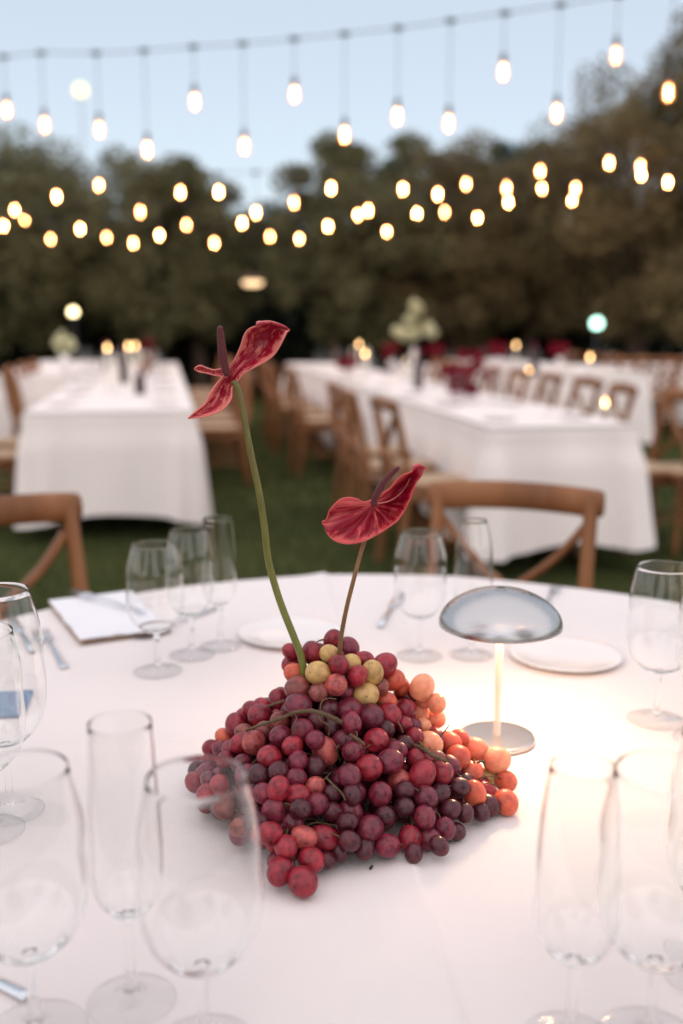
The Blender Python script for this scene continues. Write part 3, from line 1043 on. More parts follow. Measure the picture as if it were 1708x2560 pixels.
light_string([(-200, 455), (200, 466), (600, 462), (1000, 436), (1300, 400), (1700, 350)], s3, lambda x: 12.6 - 0.0006 * x, 'dark cable of the lower light string before the trees', 'lower string before the trees', 0.85)
s4 = [(8, 518), (57, 504), (116, 549), (306, 558), (492, 558), (687, 548), (888, 531), (1096, 500), (1313, 460), (1472, 402)]
light_string([(-200, 480), (300, 510), (800, 492), (1200, 440), (1700, 350)], s4, lambda x: 13.4 - 0.0006 * x, 'dark cable of the farthest light string before the trees', 'farthest string before the trees', 0.85)

t = empty('light_string_cable', (-4.5, -0.2, 3.3))
tag(t, 'dark cable of the light string overhead, mirrored in the lamp shade', 'cable')
P3 = spline([(-4.5, -0.2, 3.3), (-2, 0.1, 3.05), (0, 0.25, 3.0), (2, 0.4, 3.05), (4.5, 0.6, 3.3)], 8)
MB().tube(P3, 0.006, 6).build('wire', M['cable'], t, origin=t.location)
for i in range(1, 8):
    q = P3[4 * i]
    pendant(q - V(0, 0, 0.35 + 0.2 * (i % 3)), q, f'glowing filament bulb, {["first", "second", "third", "fourth", "fifth", "sixth", "seventh"][i - 1]} from the left on the string overhead', 'bulbs on the string overhead')
# garden lamps far behind
def post_lamp(p, h, r, col, st, label, cat='lamp'):
    t = empty('post_lamp', V(p.x, p.y, 0))
    tag(t, label, cat)
    MB().tube([(0, 0, 0), (0, 0, h - r)], 0.013, 10).build('pole', M['pole'] if h > 3 else M['cable'], t)
    MB().lathe([(0.02, h - r - .03), (0.035, h - r), (0.03, h - r + .02)], 14).build('collar', M['cable'], t)
    prof = [(max(0.001, r * math.sin(a)), h - r * math.cos(a)) for a in [math.pi * k / 12 for k in range(13)]]
    MB().lathe(prof, 18).build('globe', emit_mat('lamp_globe', col, st), t)
p = DY(185, 207, 21)
post_lamp(p, p.z, 0.14, (1, 0.9, 0.5), 1.7, 'tall globe lamp glowing yellow against the sky at upper left')
p = DY(168, 716, 14.5)
post_lamp(p, p.z, 0.06, (1, 0.8, 0.42), 7, 'garden lamp glowing above the far left table')
p = DY(1370, 742, 12.6)
post_lamp(p, p.z, 0.07, (0.55, 1.0, 0.8), 4.5, 'greenish white garden lamp under the right trees')

def wall_lantern(p, label):
    t = empty('tree_lantern', p)
    tag(t, label, 'lantern')
    MB().lathe([(0.001, .16), (0.03, .15), (0.2, .06), (0.22, .045), (0.2, .05), (0.001, .1)], 20).build('hood', M['bark'], t)
    MB().lathe([(0.001, -.03), (0.1, -.025), (0.15, .01), (0.14, .045), (0.001, .05)], 18).build('diffuser', emit_mat('lantern_light', (1, 0.66, 0.36), 2.2), t)
    MB().tube([(0, 0, .155), (0, 0, .9)], 0.008, 6).build('hanger', M['cable'], t)
wall_lantern(DY(580, 652, 15.0), 'hooded lantern hanging under the olive left of the sky gap')

# ------------------------------------------------------------------ grapes
def grape_mat(name, lo, hi, sss=0.5, rad=(0.012, 0.0035, 0.002), bloom=0.42, bl=(0.36, 0.1, 0.135), calm=0.0):
    m, t, b, n, l = mat(name)
    oi = n.new('ShaderNodeObjectInfo')
    rp = ramp(n, [(0.0, lo), (1.0, hi)])
    l.new(oi.outputs['Random'], rp.inputs[0])
    tc = n.new('ShaderNodeTexCoord')
    ad = n.new('ShaderNodeVectorMath')
    ad.operation = 'MULTIPLY_ADD'
    ad.inputs[1].default_value = (1, 1, 1)
    cb = n.new('ShaderNodeCombineXYZ')
    for k in range(3):
        l.new(oi.outputs['Random'], cb.inputs[k])
    sc_ = n.new('ShaderNodeVectorMath')
    sc_.operation = 'SCALE'
    sc_.inputs['Scale'].default_value = 7
    l.new(cb.outputs[0], sc_.inputs[0])
    l.new(tc.outputs['Object'], ad.inputs[0])
    l.new(sc_.outputs[0], ad.inputs[2])
    big = n.new('ShaderNodeTexNoise')
    big.inputs['Scale'].default_value = 1.5
    big.inputs['Detail'].default_value = 3
    l.new(ad.outputs[0], big.inputs['Vector'])
    fine = n.new('ShaderNodeTexNoise')
    fine.inputs['Scale'].default_value = 13
    fine.inputs['Detail'].default_value = 3
    l.new(ad.outputs[0], fine.inputs['Vector'])
    # skin colour drifts from dark to light over the berry
    mx = n.new('ShaderNodeMix'); mx.data_type = 'RGBA'; mx.blend_type = 'MULTIPLY'
    mx.inputs[0].default_value = 1
    cm = lambda c_: tuple(v_ + (1 - v_) * calm for v_ in c_)
    dr = ramp(n, [(0.32, cm((0.5, 0.38, 0.45))), (0.5, (1, 1, 1)), (0.68, cm((1.5, 1.5, 1.35)))])
    l.new(big.outputs['Fac'], dr.inputs[0])
    l.new(rp.outputs[0], mx.inputs[6]); l.new(dr.outputs[0], mx.inputs[7])
    # waxy bloom, speckled
    bm_ = n.new('ShaderNodeMath'); bm_.operation = 'MULTIPLY'
    br = ramp(n, [(0.38, (0, 0, 0)), (0.68, (1, 1, 1))])
    l.new(fine.outputs['Fac'], br.inputs[0])
    br2 = ramp(n, [(0.35, (bloom * .35,) * 3), (0.75, (bloom,) * 3)])
    l.new(big.outputs['Fac'], br2.inputs[0])
    l.new(br.outputs[0], bm_.inputs[0]); l.new(br2.outputs[0], bm_.inputs[1])
    m2 = n.new('ShaderNodeMix'); m2.data_type = 'RGBA'
    l.new(bm_.outputs[0], m2.inputs[0]); l.new(mx.outputs[2], m2.inputs[6])
    m2.inputs[7].default_value = (*bl, 1)
    l.new(m2.outputs[2], b.inputs['Base Color'])
    rr = ramp(n, [(0.3, (0.25,) * 3), (0.7, (0.5,) * 3)])
    l.new(big.outputs['Fac'], rr.inputs[0])
    l.new(rr.outputs[0], b.inputs['Roughness'])
    b.inputs['Subsurface Weight'].default_value = sss
    b.inputs['Subsurface Radius'].default_value = rad
    b.inputs['Subsurface Scale'].default_value = 1.0
    b.inputs['Specular IOR Level'].default_value = 0.28
    b.inputs['Coat Weight'].default_value = 0.3
    b.inputs['Coat Roughness'].default_value = 0.06
    bump(n, l, b, fine.outputs['Fac'], 0.12, 0.0004)
    # stalk scar at one end, blossom dot at the other
    sz = n.new('ShaderNodeSeparateXYZ'); l.new(tc.outputs['Object'], sz.inputs[0])
    zz = n.new('ShaderNodeMath'); zz.operation = 'ABSOLUTE'; l.new(sz.outputs['Z'], zz.inputs[0])
    ln = n.new('ShaderNodeVectorMath'); ln.operation = 'LENGTH'; l.new(tc.outputs['Object'], ln.inputs[0])
    dv = n.new('ShaderNodeMath'); dv.operation = 'DIVIDE'; l.new(zz.outputs[0], dv.inputs[0]); l.new(ln.outputs['Value'], dv.inputs[1])
    rs_ = ramp(n, [(0.9955, (0, 0, 0)), (0.999, (0.7, 0.7, 0.7))])
    l.new(dv.outputs[0], rs_.inputs[0])
    m3 = n.new('ShaderNodeMix'); m3.data_type = 'RGBA'
    l.new(rs_.outputs[0], m3.inputs[0]); l.new(m2.outputs[2], m3.inputs[6]); m3.inputs[7].default_value = (0.06, 0.035, 0.02, 1)
    l.new(m3.outputs[2], b.inputs['Base Color'])
    return m
GM = {
    'r': grape_mat('red_grape', (0.19, 0.006, 0.017), (0.31, 0.014, 0.027), 0.35, bloom=0.3),
    'p': grape_mat('plum_grape', (0.1, 0.007, 0.02), (0.175, 0.011, 0.03), 0.22, bloom=0.4),
    'd': grape_mat('shaded_plum_grape', (0.035, 0.004, 0.009), (0.065, 0.006, 0.012), 0.08, bloom=0.28),  # plum berries in shadow: the shade is put into the skin colour
    'k': grape_mat('rose_grape', (0.32, 0.042, 0.04), (0.4, 0.065, 0.055), 0.22, bloom=0.3, bl=(0.55, 0.3, 0.28)),
    'm': grape_mat('russet_grape', (0.16, 0.035, 0.03), (0.24, 0.06, 0.042), 0.3),
    'g': grape_mat('pale_green_grape', (0.5, 0.3, 0.1), (0.57, 0.36, 0.14), 0.5, rad=(0.012, 0.008, 0.003), bl=(0.6, 0.48, 0.28), calm=0.5, bloom=0.3),
    'o': grape_mat('lamplit_red_grape', (0.5, 0.075, 0.045), (0.58, 0.12, 0.06), 0.9, rad=(0.02, 0.006, 0.003), bl=(0.6, 0.3, 0.2), calm=0.6, bloom=0.2),  # red skin with the table lamp's backlight mixed into its colour
    'O': grape_mat('lamplit_pink_grape', (0.75, 0.25, 0.15), (0.8, 0.34, 0.2), 1.0, rad=(0.025, 0.009, 0.004), bl=(0.7, 0.4, 0.25), calm=0.7, bloom=0.2),  # paler still: lamplight shining through the berry, painted into the skin
}
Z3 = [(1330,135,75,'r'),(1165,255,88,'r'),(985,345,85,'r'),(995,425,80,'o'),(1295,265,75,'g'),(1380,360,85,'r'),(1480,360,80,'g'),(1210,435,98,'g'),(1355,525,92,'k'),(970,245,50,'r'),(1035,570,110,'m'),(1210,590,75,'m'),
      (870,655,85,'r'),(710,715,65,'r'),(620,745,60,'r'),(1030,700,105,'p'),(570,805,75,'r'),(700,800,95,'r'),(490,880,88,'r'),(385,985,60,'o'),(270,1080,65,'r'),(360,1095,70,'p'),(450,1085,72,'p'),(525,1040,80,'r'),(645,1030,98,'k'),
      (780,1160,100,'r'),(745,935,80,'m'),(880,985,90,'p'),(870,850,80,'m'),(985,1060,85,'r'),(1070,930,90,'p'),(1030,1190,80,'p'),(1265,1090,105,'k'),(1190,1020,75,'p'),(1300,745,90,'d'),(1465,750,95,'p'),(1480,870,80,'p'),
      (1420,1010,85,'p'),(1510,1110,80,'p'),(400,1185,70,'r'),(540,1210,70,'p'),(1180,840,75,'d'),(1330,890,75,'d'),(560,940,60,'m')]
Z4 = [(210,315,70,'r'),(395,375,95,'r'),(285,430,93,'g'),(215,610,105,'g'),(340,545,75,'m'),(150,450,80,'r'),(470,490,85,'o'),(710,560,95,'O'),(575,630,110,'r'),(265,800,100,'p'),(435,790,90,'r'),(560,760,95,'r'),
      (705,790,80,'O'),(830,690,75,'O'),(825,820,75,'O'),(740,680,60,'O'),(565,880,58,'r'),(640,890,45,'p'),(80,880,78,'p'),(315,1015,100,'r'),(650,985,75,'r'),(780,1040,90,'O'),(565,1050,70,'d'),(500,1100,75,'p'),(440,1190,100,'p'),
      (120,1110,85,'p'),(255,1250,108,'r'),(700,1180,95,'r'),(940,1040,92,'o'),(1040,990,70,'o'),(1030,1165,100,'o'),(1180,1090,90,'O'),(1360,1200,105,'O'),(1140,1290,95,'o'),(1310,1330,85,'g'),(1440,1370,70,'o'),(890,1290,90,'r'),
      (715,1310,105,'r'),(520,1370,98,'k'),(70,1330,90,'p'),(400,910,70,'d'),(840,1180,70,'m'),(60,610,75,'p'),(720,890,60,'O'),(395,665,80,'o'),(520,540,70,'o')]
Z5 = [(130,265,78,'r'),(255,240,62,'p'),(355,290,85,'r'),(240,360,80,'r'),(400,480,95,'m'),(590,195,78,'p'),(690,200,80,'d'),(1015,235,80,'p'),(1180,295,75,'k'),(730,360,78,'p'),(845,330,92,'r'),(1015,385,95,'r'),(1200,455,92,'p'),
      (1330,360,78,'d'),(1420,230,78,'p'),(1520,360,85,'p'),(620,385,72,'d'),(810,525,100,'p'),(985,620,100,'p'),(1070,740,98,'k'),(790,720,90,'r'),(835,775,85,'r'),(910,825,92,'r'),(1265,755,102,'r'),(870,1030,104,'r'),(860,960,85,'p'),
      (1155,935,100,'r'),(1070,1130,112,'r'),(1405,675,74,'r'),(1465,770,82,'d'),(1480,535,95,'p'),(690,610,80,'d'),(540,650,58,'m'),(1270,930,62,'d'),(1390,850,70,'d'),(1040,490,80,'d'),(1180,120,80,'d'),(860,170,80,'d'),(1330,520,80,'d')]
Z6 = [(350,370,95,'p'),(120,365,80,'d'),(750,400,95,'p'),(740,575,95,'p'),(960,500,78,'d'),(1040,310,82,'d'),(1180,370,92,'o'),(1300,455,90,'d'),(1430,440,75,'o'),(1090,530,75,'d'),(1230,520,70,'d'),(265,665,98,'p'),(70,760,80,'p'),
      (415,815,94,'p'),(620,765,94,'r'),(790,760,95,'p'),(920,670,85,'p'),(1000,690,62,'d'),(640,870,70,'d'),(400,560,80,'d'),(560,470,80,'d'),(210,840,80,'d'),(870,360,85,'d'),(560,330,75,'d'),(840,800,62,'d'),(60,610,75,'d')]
raw = []
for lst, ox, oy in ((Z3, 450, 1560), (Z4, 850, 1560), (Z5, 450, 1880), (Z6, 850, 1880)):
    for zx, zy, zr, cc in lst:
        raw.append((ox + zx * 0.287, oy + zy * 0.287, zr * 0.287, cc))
APEX = V(-0.012, 1.015, 0)
def mound(x, y):
    dx, dy = x - APEX.x, y - APEX.y
    a = math.atan2(dy, dx)
    rad = math.hypot(dx, dy)
    # reach of the heap in each direction: right, back, left, front
    ks = [(-math.pi, .150), (-2.5, .165), (-1.95, .212), (-1.5, .170), (-1.0, .165), (-0.5, .178), (0, .165), (0.6, .12), (1.57, .1), (2.4, .125), (math.pi, .150)]
    for (a0, r0), (a1, r1) in zip(ks, ks[1:]):
        if a0 <= a <= a1:
            f = (a - a0) / (a1 - a0)
            f = f * f * (3 - 2 * f)
            Rr = r0 + (r1 - r0) * f
            break
    t = rad / Rr
    prof = [(0, .172), (.12, .168), (.26, .145), (.36, .112), (.5, .09), (.7, .068), (.86, .042), (1.0, .012), (1.4, -.08)]
    for (t0, z0), (t1, z1) in zip(prof, prof[1:]):
        if t <= t1:
            return z0 + (z1 - z0) * (t - t0) / (t1 - t0)
    return -.1
grapes = []                                    # [pos, radius, colour, fixed ray]
for px, py, pr, cc in raw:
    d = ray(px, py).normalized()
    best, bt = 1e9, 1.0
    t = 0.75
    while t < 1.35:
        p = CAM + d * t
        gap = (p.z - TZ) - mound(p.x, p.y)
        if gap <= 0.0:
            bt = t
            break
        if gap < best:
            best, bt = gap, t
        t += 0.003
    p = CAM + d * bt
    r = 1.13 * pr / FOC * (bt * (d.y * cp - d.z * sp))
    if p.z - TZ < r:                           # keep it on the cloth
        p = CAM + d * ((TZ + r - CAMZ) / d.z)
    r = max(r, .0093)
    grapes.append([p, r, cc, d])
for it in range(70):
    for i in range(len(grapes)):
        for j in range(i):
            a, b = grapes[i], grapes[j]
            dv = a[0] - b[0]
            ds = dv.length
            need = 0.88 * (a[1] + b[1])
            if ds < need:
                push = (need - ds) * 0.5
                # the one farther from the eye yields backwards, a little sideways too
                da, db = (a[0] - CAM).length, (b[0] - CAM).length
                s = 1 if da >= db else -1
                u = dv.normalized() if ds > 1e-6 else V(1, 0, 0)
                a[0] += a[3] * (push * 0.9 * s) + u * push * 0.22
                b[0] -= b[3] * (push * 0.9 * s) + u * push * 0.22
    for g_ in grapes:
        if g_[0].z < TZ + g_[1] + .001:
            g_[0] += g_[3] * ((TZ + g_[1] + .001 - g_[0].z) / g_[3].z)
n_seen = len(grapes)
rs = np.random.RandomState(3)
P_ = [g_[0] for g_ in grapes]
tries = 0
while len(grapes) < n_seen + 260 and tries < 60000:
    tries += 1
    x = rs.uniform(-.19, .18); y = rs.uniform(.80, 1.13)
    hz = mound(x, y)
    if hz < .012:
        continue
    r = rs.uniform(.0112, .0128)
    z = rs.uniform(r, max(hz, r + .001))
    p = V(x, y, TZ + z + .001)
    back = y > APEX.y + 0.01
    ok = True
    dp = (p - CAM).length
    u = (p - CAM).normalized()
    for g_ in grapes:
        if (g_[0] - p).length < (0.9 if tries < 20000 else 0.72) * (g_[1] + r):
            ok = False
            break
    if not ok:
        continue
    if not back:
        # stay under the berries that show: something must stand in front of it
        cover = any((g_[0] - CAM).length < dp - 0.006 and ((g_[0] - CAM).cross(u)).length < g_[1] * 0.8 for g_ in grapes[:n_seen])
        if not cover:
            continue
    grapes.append([p, r, 'p' if rs.rand() < .5 else ('d' if rs.rand() < .6 else 'r'), u])
print('GRAPES', n_seen, len(grapes))

BUN = [('green', V(-.002, 1.0, .15), 'grape bunch with pale green berries crowning the heap below the flowers'),
       ('left', V(-.125, .985, .04), 'red grape bunch trailing to the left end of the heap'),
       ('lefttop', V(-.07, .985, .085), 'red grape bunch with bare curved stem on the upper left of the heap'),
       ('front', V(-.035, .85, .03), 'red grape bunch hanging forward as the heap\'s front tip'),
       ('middle', V(.0, .91, .075), 'dark plum grape bunch in the middle of the heap'),
       ('frontright', V(.065, .885, .03), 'plum grape bunch, darkest with painted shade, along the lower right front of the heap'),
       ('right', V(.135, .955, .04), 'red grape bunch coloured amber by lamplight nearest the lamp base at the right end'),
       ('backright', V(.085, 1.03, .06), 'red grape bunch coloured amber by lamplight behind the heap beside the lamp')]
gm = bmesh.new()
bmesh.ops.create_icosphere(gm, subdivisions=4, radius=1)
for v_ in gm.verts:                            # slightly long berry, flattened where the stalk enters
    v_.co.z *= 1.10
    if v_.co.z > 0.9:
        v_.co.z -= (v_.co.z - 0.9) * 0.35 * 1.6 * (1 if v_.co.xy.length < .35 else 0.4)
meshes = {}
for k in GM:
    me = bpy.data.meshes.new('grape')
    gm.to_mesh(me)
    me.polygons.foreach_set('use_smooth', [True] * len(me.polygons))
    me.materials.append(GM[k])
    meshes[k] = me
gm.free()
M['twig'] = simple('grape_stalk', (0.1, 0.058, 0.024), 0.7, scale=200, var=0.4)
roots, members = [], []
for nm, c_, lb in BUN:
    base = V(c_.x, c_.y, TZ)
    e_ = empty('grape_bunch', base)
    tag(e_, lb, 'grapes', 'grape bunches of the heap')
    roots.append(e_)
    members.append([])
for g_ in grapes:
    q = g_[0] - V(0, 0, TZ)
    k = min(range(len(BUN)), key=lambda i: (q - BUN[i][1]).length * (0.8 if BUN[i][0] == 'green' else 1))
    members[k].append(g_)
rs = random.Random(12)
for k, e_ in enumerate(roots):
    sb = MB()
    if members[k]:
        cen = sum((g_[0] for g_ in members[k]), Vector()) / len(members[k])
    far = sorted(members[k], key=lambda g_: (g_[0] - cen).length)
    for g_ in members[k]:
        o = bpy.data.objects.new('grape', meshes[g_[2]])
        COL.objects.link(o)
        o.parent = e_
        o.location = g_[0] - e_.location
        # stalk end looks towards the bunch's middle, tilted
        dirv = (cen - g_[0] + V(rs.gauss(0, .02), rs.gauss(0, .02), rs.gauss(0.01, .02))).normalized()
        o.rotation_euler = dirv.to_track_quat('Z', 'Y').to_euler()
        s = g_[1] * rs.uniform(0.97, 1.03)
        o.scale = (s * rs.uniform(.93, 1.02), s * rs.uniform(.93, 1.02), s * rs.uniform(.97, 1.1))
        p1 = g_[0] + dirv * s * 0.97
        p3 = g_[0] + (cen - g_[0]) * 0.75
        p2 = (p1 + p3) / 2 + dirv * .004 + V(0, 0, .003)
        sb.tube(spline([p1, p1 + dirv * .006, p2, p3], 3), [.0017, .0011, .0008, .0007, .0007, .0007, .0007, .0008, .001, .0012], 5)
    sb.build('stalk', M['twig'], e_, origin=e_.location)

def twig(bunch, pts, r0, r1, lift=0.0):
    """a bare stalk lying over the berries, given by photo pixels and forward distance"""
    P3 = spline([PY(x, y, d) for x, y, d in pts], 5)
    n = len(P3)
    tw = [r0 + (r1 - r0) * i / (n - 1) for i in range(n)]
    MB().tube(P3, [a * (1 + .18 * math.sin(i * 2.3)) for i, a in enumerate(tw)], 7).build('stalk', M['twig'], roots[bunch], origin=roots[bunch].location)
def z3(a, b): return 450 + a * .287, 1560 + b * .287
def z4(a, b): return 850 + a * .287, 1560 + b * .287
twig(2, [(*z3(580, 925), .955), (*z3(700, 880), .93), (*z3(860, 830), .915), (*z3(1000, 772), .905), (*z3(1150, 758), .9), (*z3(1290, 800), .9), (*z3(1400, 855), .912)], .0013, .0026)
twig(2, [(*z3(1000, 775), .905), (*z3(1018, 830), .9), (*z3(985, 890), .9), (*z3(980, 975), .905)], .0007, .0008)
twig(2, [(*z3(1210, 770), .9), (*z3(1215, 830), .895), (*z3(1300, 890), .895), (*z3(1295, 970), .9)], .0006, .0008)
twig(2, [(*z3(1220, 750), .9), (*z3(1235, 680), .905), (*z3(1290, 648), .91), (*z3(1360, 655), .915)], .0006, .0006)
twig(2, [(*z3(760, 720), .965), (*z3(840, 690), .955), (*z3(910, 670), .95)], .0014, .0016)
twig(6, [(*z4(620, 1045), .955), (*z4(720, 1085), .94), (*z4(820, 1150), .93), (*z4(930, 1195), .93)], .0024, .0018)
twig(6, [(*z4(660, 1060), .95), (*z4(690, 1030), .945), (*z4(730, 1070), .94), (*z4(775, 1100), .94), (*z4(785, 1075), .945)], .0008, .0009)
twig(6, [(*z4(850, 1010), .97), (*z4(890, 960), .975), (*z4(925, 920), .98), (*z4(952, 878), .985)], .0012, .0005)
twig(6, [(*z4(1195, 1212), .945), (*z4(1230, 1195), .945), (*z4(1258, 1205), .945)], .0008, .0016)
twig(6, [(*z4(1165, 1185), .945), (*z4(1175, 1215), .945)], .0016, .0008)
twig(4, [(*z4(90, 960), .885), (*z4(150, 1000), .88), (*z4(210, 1050), .885)], .0014, .0018)
twig(4, [(*z4(505, 850), .915), (*z4(530, 895), .905), (*z4(548, 945), .905)], .0007, .0009)
twig(4, [(450 + 1270 * .287, 1880 + 220 * .287, .865), (450 + 1340 * .287, 1880 + 290 * .287, .86), (450 + 1410 * .287, 1880 + 360 * .287, .858), (450 + 1440 * .287, 1880 + 420 * .287, .86)], .0009, .0009)
twig(0, [(*z3(1195, 155), 1.0), (*z3(1230, 140), 1.0), (*z3(1262, 138), 1.0)], .0006, .0012)
twig(1, [(450 + 165 * .287, 1880 + 185 * .287, .985), (450 + 190 * .287, 1880 + 160 * .287, .985), (450 + 260 * .287, 1880 + 130 * .287, .98)], .0013, .0012)
sp_ = on_table(926, 2177)
o = MB().rtube([(0, 0, .0012), (.0016, .003, .0014)], .0012, 8).build('seed', M['dark_plastic'])
o.location = sp_
tag(o, 'tiny dark grape seed lying on the cloth before the heap', 'seed')

# ------------------------------------------------------------------ anthuriums
def spathe_mat(name, deep, pale, thr, wscale, vein):
    m, t, b, n, l = mat(name)
    uv = n.new('ShaderNodeUVMap')
    mp = n.new('ShaderNodeMapping')
    mp.inputs['Scale'].default_value = wscale
    l.new(uv.outputs[0], mp.inputs[0])
    no = n.new('ShaderNodeTexNoise')
    no.inputs['Scale'].default_value = 1
    no.inputs['Detail'].default_value = 5
    no.inputs['Roughness'].default_value = 0.62
    no.inputs['Distortion'].default_value = 0.7
    l.new(mp.outputs[0], no.inputs['Vector'])
    sx = n.new('ShaderNodeSeparateXYZ')
    l.new(uv.outputs[0], sx.inputs[0])
    # paler towards one end of the blade and at its margin
    e1 = n.new('ShaderNodeMath'); e1.operation = 'SUBTRACT'; e1.inputs[1].default_value = 0.5
    l.new(sx.outputs['Y'], e1.inputs[0])
    e2 = n.new('ShaderNodeMath'); e2.operation = 'ABSOLUTE'; l.new(e1.outputs[0], e2.inputs[0])
    e3 = n.new('ShaderNodeMath'); e3.operation = 'POWER'; e3.inputs[1].default_value = 5; l.new(e2.outputs[0], e3.inputs[0])
    e4 = n.new('ShaderNodeMath'); e4.operation = 'MULTIPLY_ADD'; e4.inputs[1].default_value = 9.0
    l.new(e3.outputs[0], e4.inputs[0]); l.new(no.outputs['Fac'], e4.inputs[2])
    e5 = n.new('ShaderNodeMath'); e5.operation = 'MULTIPLY_ADD'; e5.inputs[1].default_value = vein
    l.new(sx.outputs['X'], e5.inputs[0]); l.new(e4.outputs[0], e5.inputs[2])
    rp = ramp(n, [(thr - .06, deep), (thr, tuple(0.6 * a + 0.4 * c_ for a, c_ in zip(deep, pale))), (thr + .07, pale)])
    l.new(e5.outputs[0], rp.inputs[0])
    l.new(rp.outputs[0], b.inputs['Base Color'])
    b.inputs['Roughness'].default_value = 0.4
    b.inputs['Specular IOR Level'].default_value = 0.3
    b.inputs['Coat Weight'].default_value = 0.2
    b.inputs['Coat Roughness'].default_value = 0.2
    b.inputs['Subsurface Weight'].default_value = 0.25
    b.inputs['Subsurface Radius'].default_value = (0.004, 0.001, 0.001)
    bump(n, l, b, no.outputs['Fac'], 0.25, 0.002)
    return m

def loft_sheet(secs, conv, y0, bulge, thick, nu=6, nv=18, rib=None, polar=None):
    """secs: pairs (upper edge, lower edge, depth shift) -> a curved leaf blade with thickness"""
    U = [Vector((*conv(*s[0]), 0)) for s in secs]
    Lw = [Vector((*conv(*s[1]), 0)) for s in secs]
    D_ = [Vector((s[2], s[3] if len(s) > 3 else bulge, 0)) for s in secs]
    U, Lw, D_ = spline(U, nu), spline(Lw, nu), spline(D_, nu)
    rows, uvs = [], []
    N = len(U)
    for i in range(N):
        row = []
        for j in range(nv + 1):
            v = j / nv
            q = U[i].lerp(Lw[i], v)
            dep = y0 + D_[i].x + D_[i].y * 4 * v * (1 - v)
            if rib:
                dep += rib(i / (N - 1), v, q)
            row.append(PY(q.x, q.y, dep))
            uvs.append((i / (N - 1), v) if polar is None else ((math.atan2(q.y - polar[1], q.x - polar[0]) / math.pi * .5 + .75) % 1.0, v))
        rows.append(row)
    mb = MB()
    mb.grid(rows)
    mb.uv = list(uvs)
    return mb

def add_solid(o, t):
    s = o.modifiers.new('thickness', 'SOLIDIFY')
    s.thickness = t
    s.offset = 0

def zt(a, b): return 450 + a * .1913, 780 + b * .1913
def zs(a, b): return 780 + a * .1977, 1140 + b * .1977
FY = 0.99
M['spathe_tall'] = spathe_mat('marbled_pink_spathe', (0.36, 0.004, 0.03), (0.74, 0.21, 0.18), 0.51, (13, 5.5, 1), -0.10)
# the marbling of the tall flower is paler towards its pointed lower end
M['spathe_short'] = spathe_mat('deep_red_spathe', (0.29, 0.002, 0.02), (0.64, 0.09, 0.09), 0.57, (30, 2.2, 1), 0.0)
M['spadix'] = simple('maroon_spadix', (0.1, 0.012, 0.016), 0.6, scale=900, var=0.5, bumps=0.6, bdist=0.0008)
def stem_mat(name, lo, hi, z0, z1):
    m, t, b, n, l = mat(name)
    tc = n.new('ShaderNodeTexCoord')
    sx = n.new('ShaderNodeSeparateXYZ')
    l.new(tc.outputs['Object'], sx.inputs[0])
    mr = n.new('ShaderNodeMapRange')
    mr.inputs['From Min'].default_value = z0
    mr.inputs['From Max'].default_value = z1
    l.new(sx.outputs['Z'], mr.inputs['Value'])
    rp = ramp(n, [(0.0, lo), (1.0, hi)])
    l.new(mr.outputs[0], rp.inputs[0])
    no = noise(n, l, 300, 3, vec_scale=(1, 1, 0.15))
    mx = n.new('ShaderNodeMix'); mx.data_type = 'RGBA'; mx.blend_type = 'MULTIPLY'; mx.inputs[0].default_value = 0.6
    r2 = ramp(n, [(0.3, (0.6, 0.6, 0.6)), (0.7, (1.2, 1.2, 1.2))])
    l.new(no.outputs['Fac'], r2.inputs[0])
    l.new(rp.outputs[0], mx.inputs[6]); l.new(r2.outputs[0], mx.inputs[7])
    l.new(mx.outputs[2], b.inputs['Base Color'])
    b.inputs['Roughness'].default_value = 0.42
    return m

t = empty('anthurium', (PY(690 * 1.0893, 1500 * 1.0893, .985).x, .985, TZ))
tag(t, 'tall anthurium with twisted pink and red marbled spathe rising from the grapes', 'flower', 'anthuriums in the grape heap')
base = t.location.copy()
pts = [(700, 1560), (692, 1510), (676, 1465), (650, 1400), (630, 1340), (615, 1280), (606, 1200), (595, 1130), (580, 1060), (566, 990), (555, 930), (546, 893), (535, 874)]
P3 = spline([DY(x, y, .985 + .005 * i / 12) for i, (x, y) in enumerate(pts)], 5)
MB().tube(P3, [.0040 - .0009 * i / 60 for i in range(61)], 12).build('stem', stem_mat('green_stem', (0.17, 0.19, 0.03), (0.15, 0.12, 0.03), .1, .42), t, origin=base)
secs = [((102, 1392), (106, 1394), -.012, 0), ((165, 1330), (200, 1385), -.012, .002), ((235, 1270), (300, 1372), -.010, .004), ((330, 1185), (450, 1330), -.008, .007), ((382, 1080), (590, 1250), -.006, .010), ((440, 980), (675, 1130), -.003, .010),
        ((530, 870), (690, 1000), 0, .007), ((600, 780), (745, 920), .001, .004), ((660, 690), (830, 820), 0, .004), ((720, 600), (950, 740), -.002, .008), ((790, 450), (1130, 640), -.004, .016), ((840, 300), (1240, 550), -.006, .022),
        ((900, 222), (1315, 430), -.008, .024), ((1000, 178), (1370, 320), -.008, .020), ((1110, 124), (1400, 262), -.006, .012), ((1240, 145), (1425, 246), -.004, .005), ((1400, 205), (1436, 235), -.004, 0)]
mb = loft_sheet(secs, zt, FY, 0, 0, 6, 20, rib=lambda u, v, q: .0012 * math.sin(v * 22 + u * 9) * math.sin(u * math.pi))
o = mb.build('spathe', M['spathe_tall'], t, origin=base)
add_solid(o, .0011)
